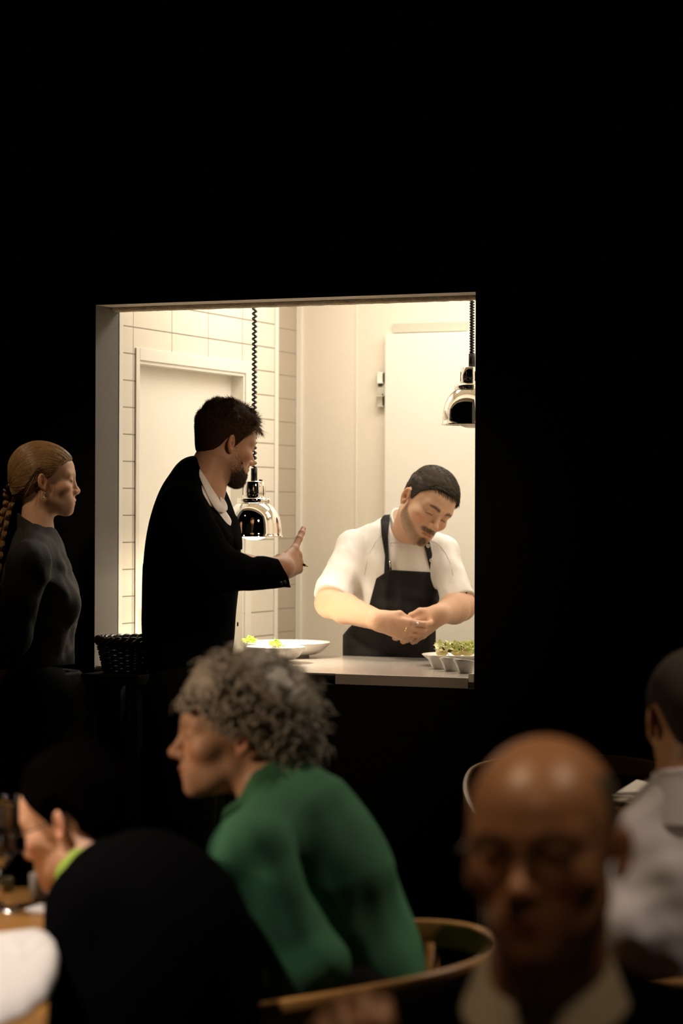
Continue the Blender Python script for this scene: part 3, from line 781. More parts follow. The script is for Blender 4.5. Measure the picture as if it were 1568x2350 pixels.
# ------------------------------------------------------------------ dining tables and chairs
def chair(name, c, rot, zs, label, m_=None):
    o = empty(name, (c[0], c[1], 0), rot, label, 'chair'); mw = m_ or M_OAK
    half = [(-.30, -.27, .615), (-.18, -.285, .640), (-.03, -.285, .662), (.11, -.262, .682), (.20, -.205, .692), (.255, -.115, .698), (.27, 0, .700)]
    cp = half + [(x, -y, z) for x, y, z in half[-2::-1]]
    pts = []
    for i in range(len(cp)-1):
        a, b = np.array(cp[max(i-1, 0)]), np.array(cp[i]); c2, d = np.array(cp[i+1]), np.array(cp[min(i+2, len(cp)-1)])
        for t in np.linspace(0, 1, 7)[:-1]:
            pts.append(.5*((2*b) + (c2-a)*t + (2*a-5*b+4*c2-d)*t*t + (3*b-a-3*c2+d)*t**3))
    pts.append(np.array(cp[-1])); pts = np.array(pts); pts[:, 2] *= zs
    rows = []
    for i, p in enumerate(pts):
        d = pts[min(i+1, len(pts)-1)]-pts[max(i-1, 0)]; nn = unit(np.cross(d*V3(1, 1, 0), V3(0, 0, 1)))
        hb = .024; rows.append([p-nn*.007-V3(0,0,hb), p+nn*.007-V3(0,0,hb), p+nn*.009+V3(0,0,hb-.005), p+nn*.006+V3(0,0,hb), p-nn*.006+V3(0,0,hb), p-nn*.009+V3(0,0,hb-.005), p-nn*.007-V3(0,0,hb)])
    m = MB(); m.grid(rows)
    for e in (0, len(rows)-1): m.add(rows[e][:-1], [tuple(range(6))])
    m.build('backrest', mw, o)
    m = MB(); m.lathe([(0, .43), (.205, .43), (.222, .438), (.225, .452), (.215, .460), (0, .462)], 48); m.build('seat', M_RUBBER, o)
    for sx, sy in ((-.19, -.25), (-.19, .25), (.20, -.19), (.20, .19)):
        zt = (.615 if sx < 0 else .675)*zs
        m = MB(); m.tube([(sx*1.12, sy*1.04, 0), (sx, sy, .44), (sx*.99, sy*1.05, zt)], [.012, .016, .012], 12); m.build('leg', mw, o)
    m = MB(); m.tube([(-.19, -.24, .42), (-.19, .24, .42)], .010, 8); m.tube([(.20, -.18, .42), (.20, .18, .42)], .010, 8)
    m.tube([(-.19, -.24, .42), (.20, -.18, .42)], .010, 8); m.tube([(-.19, .24, .42), (.20, .18, .42)], .010, 8); m.build('seat_frame', mw, o)
    return o
GC = 'oak armchairs with bent rails'
chair('armchair', (-.005, 4.20), .12, .94, 'oak armchair with bent rail carrying the woman in green')['group'] = GC
chair('armchair', (.60, 6.08), 1.57, 1.09, 'oak armchair near the dark wall behind the bald man')['group'] = GC
TZ = .74
dt = empty('dining_table', (-.785, 3.75, 0), .11, 'oak dining table at the lower left under the wine glass', 'table')
m = MB(); m.box((-.60, -.68, TZ-.03), (.335, .60, TZ), bev=.004); m.build('tabletop', M_OAK, dt)
for sx in (-.5, .24):
    for sy in (-.58, .50):
        m = MB(); m.tube([(sx, sy, 0), (sx, sy, TZ-.03)], [.02, .028], 12); m.build('leg', M_OAK, dt)
rt = empty('round_table', (.80, 5.42, 0), 0, 'round oak table behind the bald man with a folded napkin on it', 'table')
m = MB(); m.lathe([(0, TZ-.028), (.40, TZ-.028), (.412, TZ-.02), (.412, TZ-.004), (.406, TZ), (0, TZ)], 72); m.build('tabletop', M_OAK, rt)
m = MB(); m.lathe([(0, .0), (.24, .0), (.24, .015), (.04, .03), (.035, .06), (.035, TZ-.028), (0, TZ-.028)], 40); m.build('pedestal', M_RUBBER, rt)
M_WPORC = mat('glazed_plate', (.78, .70, .60), .2)
pq = P(1456, 1836, 5.68); pq[2] = TZ
m = MB(); m.lathe([(0, 0), (.055, 0), (.085, .010), (.087, .012), (.080, .012), (.05, .004), (0, .004)], 64); o = m.build('plate', M_WPORC); o.location = tuple(pq); tag(o, 'small pale plate under the folded napkin on the round table', 'plate')
m = MB(); b0 = pq + V3(0, 0, .014)
def nap(p0, p1, p2, p3, th):
    v = [np.asarray(p) for p in (p0, p1, p2, p3)]; up = V3(0, 0, th)
    m.add([*v, *[q+up for q in v]], [(3,2,1,0),(4,5,6,7),(0,1,5,4),(1,2,6,5),(2,3,7,6),(3,0,4,7)])
nap(b0+V3(-.055,-.03,0), b0+V3(.05,-.045,0), b0+V3(.065,.03,.0), b0+V3(.0,.055,.0), .006)
nap(b0+V3(-.045,-.02,.007), b0+V3(.055,-.03,.014), b0+V3(.062,.02,.022), b0+V3(.012,.05,.030), .005)
tag(m.build('napkin', M_LINEN), 'white folded napkin with raised corner on the round table', 'napkin')
M_SILVER = mat('polished_cutlery', (.75, .70, .62), .15, metal=1.0)
def knife(name, p, d, L, label, cat, fork=False):
    d = unit(d); sx = unit(np.cross(d, (0, 0, 1))); m = MB()
    z = V3(0, 0, .0035)
    m.tube([p+z, p+d*L*.3+z, p+d*L*.55+z, p+d*L*.62+z], [.0045, .004, .003, .003], 8)
    if fork:
        for k in range(4): m.tube([p+d*L*.62+z, p+d*L*.72+sx*(k-1.5)*.006+z, p+d*L+sx*(k-1.5)*.0055+z*2], .0014, 6)
    else:
        rows = [[p+d*L*a-sx*.008*math.sin(1.2+1.9*(a-.6)/.4)+z*.6, p+d*L*a+sx*.004+z*.6] for a in np.linspace(.6, 1, 6)]; m.grid(rows); m.grid([[q+V3(0,0,.0015) for q in r] for r in rows])
    tag(m.build(name, M_SILVER), label, cat)
e = P(1432, 1852, 5.60); e[2] = TZ
knife('table_knife', e, (1, .12, 0), .2, 'polished table knife lying in front of the plate on the round table', 'knife')
# left table setting
o3 = [(-90,2158),(0,2142),(85,2131),(112,2142),(128,2160),(136,2195),(130,2235),(108,2285),(62,2322),(0,2345),(-90,2350)]
g = [hit(x, y, (0, 0, TZ+.006), V3(0, 0, 1)) for x, y in o3]; cc = np.mean(g, axis=0)
m = MB(); rows = []; gl = []
for i in range(len(g)):
    for t in (0, .25, .5, .75): gl.append(g[i]*(1-t)+g[(i+1) % len(g)]*t)
for a in (1.0, .995, .97, .9, .7, .4, .02):
    hgt = .016*(1-a**9)+(.0 if a == 1 else .002)
    r = []
    for q in gl:
        p = cc + (q-cc)*a; p[2] = TZ + .001 + hgt + (.006*math.exp(-((p[1]-3.72+.55*(p[0]+.55))/.022)**2) if a < .98 else 0); r.append(p)
    rows.append(r+[r[0]])
m.grid(rows); tag(m.build('cloth_napkin', M_LINEN), 'large white folded cloth on the oak table at the lower left corner', 'napkin')
M_GLASS = mat('clear_glass', (1, 1, 1), 0.02, **{'Transmission Weight': 1.0, 'IOR': 1.45})
wg = P(0, 2090, 4.12); wg[2] = TZ
m = MB(); pr = [(0, .001), (.033, .001), (.034, .002), (.030, .004), (.008, .008), (.0042, .016), (.0038, .045), (.0042, .066), (.008, .072), (.018, .086), (.0275, .102), (.0315, .120), (.0315, .140), (.0295, .170), (.028, .197)]
m.lathe(pr + [(r-.0011, z) for r, z in pr[:8:-1]] + [(0, .076)], 56); o = m.build('wine_glass', M_GLASS); o.location = tuple(wg); tag(o, 'stemmed wine glass at the left edge of the oak table', 'glass')
tg = P(112, 2060, 4.24); tg[2] = TZ
m = MB(); m.lathe([(0, .001), (.030, .001), (.033, .004), (.035, .044), (.0335, .045), (.031, .008), (0, .007)], 48); o = m.build('glass_holder', mat('frosted_glass', (.62, .59, .55), .45, **{'Transmission Weight': .35})); o.location = tuple(tg); tag(o, 'low frosted glass beside the dark jacket on the oak table', 'glass')
tg2 = P(12, 2043, 4.32); tg2[2] = TZ
m = MB(); m.lathe([(0, 0), (.014, 0), (.015, .004), (.015, .022), (.012, .026), (0, .026)], 32); o = m.build('salt_pot', mat('olive_glaze', (.10, .08, .03), .3)); o.location = tuple(tg2); tag(o, 'small olive pot behind the wine glass stem', 'pot')
q0 = P(106, 2095, 4.10); q0[2] = TZ
m = MB(); m.box((-.026, -.03, .0005), (.05, .03, .009), bev=.003); o = m.build('paper_napkin', M_LINEN); o.location = tuple(q0); o.rotation_euler = (0, 0, -.35); tag(o, 'small white folded paper beside the low frosted glass', 'napkin')
e = P(66, 2104, 4.06); e[2] = TZ
knife('fork', e, (-1, .35, 0), .17, 'polished fork lying between wine glass and white cloth', 'fork', True)

# ------------------------------------------------------------------ people
M_SKIN = attr_mat('skin', 0.48, 0.12, spec=0.35, bump=0.08, bscale=700)
def hair_mat(name, col, rough=0.38): return mat(name, col, rough, spec=0.5, var=0.35, vscale=90)
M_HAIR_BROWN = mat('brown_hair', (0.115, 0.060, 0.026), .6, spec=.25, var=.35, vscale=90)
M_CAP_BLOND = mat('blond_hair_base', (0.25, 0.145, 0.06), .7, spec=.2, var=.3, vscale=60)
M_HAIR_DARK = hair_mat('dark_hair', (0.050, 0.038, 0.028), .5)
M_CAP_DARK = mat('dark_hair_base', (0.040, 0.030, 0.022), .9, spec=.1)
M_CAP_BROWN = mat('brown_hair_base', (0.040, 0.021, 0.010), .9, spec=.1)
M_HAIR_BLOND = hair_mat('blond_hair', (0.30, 0.175, 0.070), .34)
M_HAIR_GREY = hair_mat('grey_curls', (0.36, 0.31, 0.25), .5)
M_HAIR_BLACK = mat('black_hair', (0.002, 0.0015, 0.0015), 1.0, spec=0.0)
M_HAIR_SHORT = hair_mat('short_grey_hair', (0.085, 0.065, 0.045), .6)
M_BEARD = hair_mat('beard', (0.060, 0.028, 0.011))
M_SUIT = mat('black_suit_cloth', (0.0028, 0.0028, 0.0034), 0.95, spec=0.01, bump=.1, bscale=300)
M_SHIRTW = mat('white_shirt_cloth', (0.80, 0.74, 0.70), 0.8, bump=.12, bscale=260)
M_CHEF = mat('white_chef_jacket', (0.80, 0.76, 0.72), 0.75, bump=.04, bscale=90)
M_SKIN2 = attr_mat('weathered_skin', 0.36, 0.12, spec=0.6, bump=0.08, bscale=700)
M_APRON = mat('black_apron_cloth', (0.007, 0.006, 0.006), 0.7, spec=.25, bump=.12, bscale=200)
M_GREYSHIRT = mat('charcoal_shirt_cloth', (0.017, 0.0145, 0.0125), 0.8, bump=.15, bscale=180)
M_GREEN = mat('green_knit', (0.045, 0.175, 0.085), 0.85, bump=.15, bscale=260)
M_TROUSER = mat('black_trouser_cloth', (0.006, 0.006, 0.006), 0.9, spec=.1)
M_SHOE = mat('black_leather', (0.008, 0.008, 0.008), 0.4)
M_LIME = mat('lime_scarf', (0.30, 0.46, 0.06), 0.8)
M_GOLD = mat('gold', (0.85, 0.62, 0.30), .2, metal=1.0)
M_FRAME = mat('dark_spectacle_frame', (.02, .013, .01), .3)

def person(base, label):
    return empty('person', base, 0, label, 'person')
def sdf_part(root, name, f, pts, margin, h, m, paint=None):
    b = np.array(root.location) if root.parent is None else np.array(root.parent.location)
    return sdf_obj(name, f, pts, margin, h, m, root, b, paint)
def first_hit(f, px, py, y0, n=120, off=0.0):
    """first point of a surface along the sight line of a pixel"""
    a, b = ideal(px, py); d = V3(a/F, 1, -b/F); y = yb = y0; best = 9
    for _ in range(n):
        q = V3(0, 0, CZ) + d*y; s = f(q[None])[0] - off
        if s < best: best, yb = s, y
        if s < .0004 or y > y0+2: break
        y += min(max(s*.8, .0003), .1)
    y = yb
    return V3(0, 0, CZ) + d*y
def tube_ring(p, a, b, r, th, lo, hi, r2=None):
    """open cylinder band about the axis a->b; lo/hi are end planes (point, normal pointing outwards)"""
    ax = unit(np.asarray(b)-np.asarray(a)); q = p-np.asarray(a); t = q@ax
    L = np.linalg.norm(np.asarray(b)-np.asarray(a))
    rr = r + ((r2 or r)-r)*np.clip(t/L, 0, 1)
    d = np.abs(np.linalg.norm(q - t[:, None]*ax, axis=1) - rr) - th
    return np.maximum(np.maximum(d, plane(p, *lo)), plane(p, *hi))
def ribbon(name, rows, m, parent, th=.003):
    b = np.array(parent.location); mb = MB(); mb.grid([[np.asarray(q)-b for q in r] for r in rows])
    o = mb.build(name, m, parent, solid=th); s = o.modifiers.new('smooth', 'SUBSURF'); s.levels = 2; s.render_levels = 2
    return o
def legs(root, hipL, hipR, kneeL, kneeR, ankL, ankR, toe, m=None, r=(.095, .062, .05)):
    """trousers as one garment and two shoes"""
    def f(p):
        d = smin(chain(p, [hipL, kneeL, ankL], r, .02), chain(p, [hipR, kneeR, ankR], r, .02), .03)
        return smin(d, cap(p, hipL, hipR, r[0]+.01), .05)
    sdf_part(root, 'trousers', f, [hipL, hipR, kneeL, kneeR, ankL, ankR], .13, .009, m or M_TROUSER)
    for a in (ankL, ankR):
        a = np.asarray(a, float); t = unit(np.asarray(toe)*V3(1, 1, 0))
        def g(p):
            d = cap(p, a*V3(1,1,0)+V3(0,0,.045)-t*.045, a*V3(1,1,0)+V3(0,0,.038)+t*.15, .040, .036)
            d = smin(d, cap(p, a*V3(1,1,0)+V3(0,0,.06), a*V3(1,1,0)+V3(0,0,.10), .042, .045), .03)
            return smax(d, -plane(p, (0,0,.002), (0,0,1)), .004)
        sdf_part(root, 'shoe', g, [a*V3(1,1,0)-t*.09, a*V3(1,1,0)+V3(0,0,.16)+t*.2], .07, .007, M_SHOE)
def nf(p, amp, f, seed): return amp*waves(p, f, seed)

# ---- chef behind the counter
def make_chef():
    root = person(P(905, 1500, 7.86)*V3(1, 1, 0), 'bearded chef in white jacket and black apron, looking down at his hands')
    b = np.array(root.location)
    hd = Head(P(974, 1163, 7.70), frame(-64, 27, -25), dict(lipw=.4, ez=.0055, lash=.0022, bw=.0066, stubble=.82, stubcol=(.17, .10, .06), beardcol=(.06, .034, .02), browcol=(.06, .035, .02), nose=1.05, eye=.0006, w=1.0), .97)
    nb = P(936, 1234, 7.83)
    skin = V3(.66, .40, .27)
    rs_, re, rw = P(812, 1264, 7.88), P(757, 1384, 7.73), P(872, 1425, 7.50)
    ls, le, lw = P(1014, 1270, 7.83), P(1058, 1391, 7.72), P(1008, 1410, 7.56)
    hcurl = [(22, 36, 25), (34, 48, 30), (46, 58, 30), (50, 58, 30)]
    rth = [(.050, .034, -.012), (.080, .024, -.022), (.104, .012, -.030)]
    lcurl = [(22, 30, 18), (24, 32, 18), (26, 34, 20), (28, 36, 20)]
    lth = [(.044, .040, -.006), (.074, .044, -.012), (.100, .036, -.016)]
    def rhand(p): return hand_sdf(p, rw, (.93, -.10, -.30), (.25, -.25, .95), 'R', hcurl, rth, 1.04)
    def lhand(p): return hand_sdf(p, lw, (-.80, .0, -.56), (-.56, -.10, .82), 'L', lcurl, lth, 1.0)
    def body(p):
        d = smin(hd.sdf(p), hd.neck(p, nb, .054, .057), .022)
        d = smin(d, ell(p, P(912, 1335, 7.86), (.125, .085, .19)), .05)
        for s, e, w, k in ((rs_, re, rw, .0), (ls, le, lw, 0)):
            a = chain(p, [s, e], (.043, .046), .01)
            m1 = e*.68 + w*.32
            a = smin(a, chain(p, [e, m1, w], (.043, .047, .031), .015), .02)
            d = smin(d, a, .02)
        d = smin(d, rhand(p), .014); return smin(d, lhand(p), .014) if True else d
    pts = [hd.out((0, 0, .13)), hd.out((0, -.1, 0)), rs_, re, rw, ls, le, lw, P(912, 1500, 7.86), P(930, 1460, 7.42), P(930, 1560, 7.42)]
    def pb(p):
        C = hd.paint(p, skin); 
        w = np.clip(1-np.minimum(np.linalg.norm(p-P(940, 1440, 7.45), axis=1), np.linalg.norm(p-P(970, 1425, 7.47), axis=1))/.09, 0, 1)*.5
        return C*(1-w[:, None]) + V3(.62, .31, .22)*w[:, None]
    sdf_part(root, 'body', body, pts, .07, .0028, M_SKIN, pb)
    # jacket
    def torso(p):
        d = ell(p, P(912, 1325, 7.85), (.142, .108, .19))
        d = smin(d, ell(p, P(894, 1450, 7.85), (.146, .120, .17)), .06)
        d = smin(d, cap(p, P(922, 1230, 7.85), P(824, 1256, 7.885), .056, .058), .05)
        d = smin(d, cap(p, P(942, 1232, 7.85), P(1008, 1264, 7.84), .055, .053), .05)
        return d
    def tfold(p): return torso(p) + nf(p*V3(1.3, 1, .45), .0042, 95, 2)
    def sleeve(p, s, e, r0, r1, cut, nrm):
        d = cap(p, s, s+(e-s)*1.25, r0, r1)
        d = d + nf(p*V3(1.2, 1, .6), .0045, 90, 5)
        d = smax(d, plane(p, cut, nrm), .006)
        return d
    rc, lc = P(760, 1369, 7.74), P(1058, 1384, 7.74)
    def jacket(p):
        d = tfold(p)
        d = smin(d, sleeve(p, rs_, re, .061, .063, rc, (re-rs_)+V3(0, -.02, -.01)), .03)
        d = smin(d, sleeve(p, ls, le, .054, .056, lc, (le-ls)), .03)
        # drag folds from the armpits
        d = d + .0030*np.sin((p-P(840, 1330, 7.75))@V3(70, 20, 60))*np.exp(-(((p-P(845, 1345, 7.78))/V3(.05, .12, .09))**2).sum(1))
        d = d + .0028*np.sin((p-P(1020, 1330, 7.75))@V3(80, 20, -60))*np.exp(-(((p-P(1030, 1345, 7.78))/V3(.04, .12, .09))**2).sum(1))
        hole = cap(p, hd.out((0, -.02, -.06)), nb+V3(0, 0, .02), .056, .058)
        d = smax(d, -hole, .008)
        d = smax(d, -np.maximum(cap(p, ca-axn*.05, cb, .0655, .0655), -(plane(p, *ctop)+.034)), .004)
        return smax(d, -plane(p, (0, 0, .92), (0, 0, 1)), .004)
    ca, cb = nb + V3(-.002, .004, -.01), nb + V3(.012, -.010, .085); axn = unit(cb-ca)
    ctop = plane3(P(890, 1164, 7.83), P(936, 1240, 7.77), P(936, 1170, 7.89))
    jk = sdf_part(root, 'chef_jacket', jacket, [rs_, re, ls, le, P(912, 1200, 7.85), P(894, 1540, 7.85), P(894, 1500, 7.72)], .09, .0032, M_CHEF)
    def collar(p): return tube_ring(p, ca, cb, .063, .0026, (ca-axn*.06, -axn), ctop, .061)
    sdf_part(jk, 'collar', collar, [ca, cb], .12, .0024, M_CHEF)
    m = MB(); q = first_hit(jacket, 1068, 1361, 7.4) - b; m.box(q-V3(.006, .002, .004), q+V3(.006, .002, .004)); m.build('sleeve_tag', M_APRON, jk)
    for ln in ([(876, 1228), (862, 1244), (850, 1266), (842, 1292), (836, 1320)], [(987, 1238), (1000, 1244), (1012, 1254), (1024, 1270), (1034, 1292), (1040, 1320)],
               [(896, 1246), (910, 1244), (930, 1247), (950, 1252)], [(897, 1252), (920, 1254), (944, 1258)]):
        m = MB(); m.tube([first_hit(jacket, x, y, 7.4) - b - V3(0, .0006, 0) for x, y in ln], .0007, 6); m.build('seam', M_CHEF, jk)
    # apron
    bib = [(893, 1308), (1000, 1314), (1014, 1340), (1018, 1354), (1010, 1385), (1003, 1420), (1001, 1700), (784, 1700), (787, 1462), (800, 1444), (845, 1400), (851, 1376), (864, 1328)]
    def xz(pp, Y): return [(P(x, y, Y)[0], P(x, y, Y)[2]) for x, y in pp]
    bz = xz(bib, 7.73)
    def below(p): return smin(tfold(p), cap(p, P(894, 1500, 7.85), P(894, 1750, 7.84), .13, .14), .06)
    def apron(p):
        d = below(p) - .0080 + nf(p, .0016, 80, 9)
        d = d + .003*np.sin((p-P(950, 1400, 7.73))@V3(30, 0, 95))*np.exp(-(((p-P(930, 1385, 7.75))/V3(.12, .2, .035))**2).sum(1))
        d = smax(d, poly2d(p[:, 0], p[:, 2], bz), .003)
        d = np.maximum(d, p[:, 1]-7.86)
        return d
    ap = sdf_part(root, 'apron', apron, [P(780, 1300, 7.66), P(1020, 1300, 7.88), P(780, 1705, 7.66), P(1020, 1705, 7.88)], .03, .0032, M_APRON)
    for pl_ in ([(893, 1316), (882, 1316), (884, 1276), (876, 1226), (875, 1192), (889, 1174), (897, 1180), (891, 1230), (893, 1296)],
                [(989, 1318), (1001, 1318), (995, 1280), (985, 1232), (977, 1222), (971, 1238), (980, 1270)]):
        z2 = xz(pl_, 7.74)
        def strap(p): return np.maximum(np.maximum(smax(tfold(p)-.0075, poly2d(p[:, 0], p[:, 2], z2), .002), -(tfold(p)+.004)), p[:, 1]-7.86)
        sdf_part(ap, 'strap', strap, [P(870, 1170, 7.66), P(1005, 1320, 7.88)], .02, .0026, M_APRON)
    for (x, y, r) in ((982.5, 1253, .0046), (990, 1286, .0046), (996.5, 1322, .0042)):
        q = first_hit(lambda p: tfold(p)-.0095, x, y, 7.4) - b
        m = MB(); m.tube([q+V3(r*math.cos(a), -.0015, r*math.sin(a)) for a in np.linspace(0, 6.283, 17)[:-1]], .0014, 6, closed=True)
        m.tube([q+V3(0, .003, 0), q+V3(0, -.0022, 0)], .0018, 8); m.build('snap_stud', M_WHITE, ap)
    # hair: combed forward and to his left, clipped sides
    kn = [(0, .086), (.35, .085), (.62, .078), (.85, .062), (1.02, .046), (1.15, .016), (1.30, -.012), (1.38, -.020), (1.5, .030), (1.75, .036), (2.0, .012), (2.3, -.030), (2.7, -.050), (3.15, -.055)]
    def th(q): return np.clip(.004 + .16*(q[:, 2]-.055), .003, .0135) + .0012*waves(q*V3(1.6, .5, 1), 260, 4)
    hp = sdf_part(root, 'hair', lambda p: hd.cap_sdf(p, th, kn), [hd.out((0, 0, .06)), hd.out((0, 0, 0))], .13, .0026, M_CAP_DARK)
    rng = np.random.RandomState(3)
    q, n = hd.scalp(11000, rng, lambda q: hairline(q, kn) > .004, .002)
    up = np.clip((q[:, 2]-.045)/.04, 0, 1)[:, None]
    d0 = .25*np.stack([waves(q, 130, k) for k in (1, 2, 3)], 1) + up*V3(-.75, .55, .0) + (1-up)*V3(0, .25, -.75)
    d0 = d0 - n*(d0*n).sum(1)[:, None]; d0 /= np.linalg.norm(d0, axis=1)[:, None]; d0 = d0 + n*(.10+.12*up)
    L = .007 + .024*up[:, 0]*(.6+.5*rng.rand(len(q)))
    pts = grow(q + n*(np.clip(th(q), 0, 1)[:, None]-.0015), d0, L, 5, lambda p, d, i: -.16*(p-V3(0, -.01, .042))/.09 + V3(-.06, .03, -.04), rng, .05)
    sd = up[:, 0] < .12
    strands_obj('hair_strands', hd, pts[~sd], .00045, M_HAIR_DARK, hp, b)
    strands_obj('clipped_sides', hd, pts[sd], .00045, M_HAIR_SHORT, hp, b)
    # fringe hairs over the forehead
    q, n = hd.scalp(60, rng, lambda q: (np.abs(hairline(q, kn)-.004) < .004) & (q[:, 1] > .06) & (q[:, 0] > -.055), .006)
    pts = grow(q, n*.3+V3(-.5, .45, -.7), .018+.012*rng.rand(len(q)), 6, lambda p, d, i: V3(-.03, -.05, -.14), rng, .03)
    strands_obj('fringe', hd, pts, .0007, M_HAIR_DARK, hp, b)
    q = first_hit(body, 932, 1443, 7.3) - b; ax = unit(P(945, 1447, 7.45)-P(915, 1432, 7.45)); e1 = unit(np.cross(ax, (0, 0, 1))); e2 = np.cross(ax, e1)
    cc = q + V3(0, .007, 0)
    m = MB(); m.tube([cc + (e1*math.cos(a)+e2*math.sin(a))*.0098 for a in np.linspace(0, 6.283, 25)[:-1]], .0014, 6, closed=True); m.build('ring', M_GOLD, root)
    hl, hr = P(940, 1560, 7.86), P(850, 1560, 7.86)
    legs(root, hl, hr, hl*V3(1, 1, 0)+V3(.02, 0, .48), hr*V3(1, 1, 0)+V3(-.02, 0, .48), hl*V3(1, 1, 0)+V3(.03, .02, .1), hr*V3(1, 1, 0)+V3(-.03, .02, .1), (.1, -1, 0))
    # pen clipped into the bib
    q0, q1 = first_hit(lambda p: tfold(p)-.013, 897, 1310, 7.4), first_hit(lambda p: tfold(p)-.013, 894, 1285, 7.4)
    pen = empty('pen', q0, 0, 'black pen clipped in the top edge of the chef\'s apron', 'pen')
    m = MB(); m.tube([V3(0, 0, 0), (q1-q0)*.9, q1-q0], [.0042, .0042, .002], 10); m.build('barrel', M_RUBBER, pen)
    m = MB(); m.tube([(q1-q0)*.9+V3(0, -.005, 0), (q1-q0)*.3+V3(0, -.006, 0)], .0012, 6); m.build('clip', M_CHROME, pen)
    # crumb of food between his fingers
    q = first_hit(body, 958, 1431, 7.3)
    m = MB(); m.lathe([(0, -.004), (.004, -.002), (.005, .001), (.003, .004), (0, .005)], 12, mod=lambda a, r, z: 1+.25*math.sin(3*a)); o = m.build('food_morsel', M_LINEN); o.location = tuple(q); tag(o, 'tiny pale morsel held between the chef\'s fingertips', 'food')
make_chef()

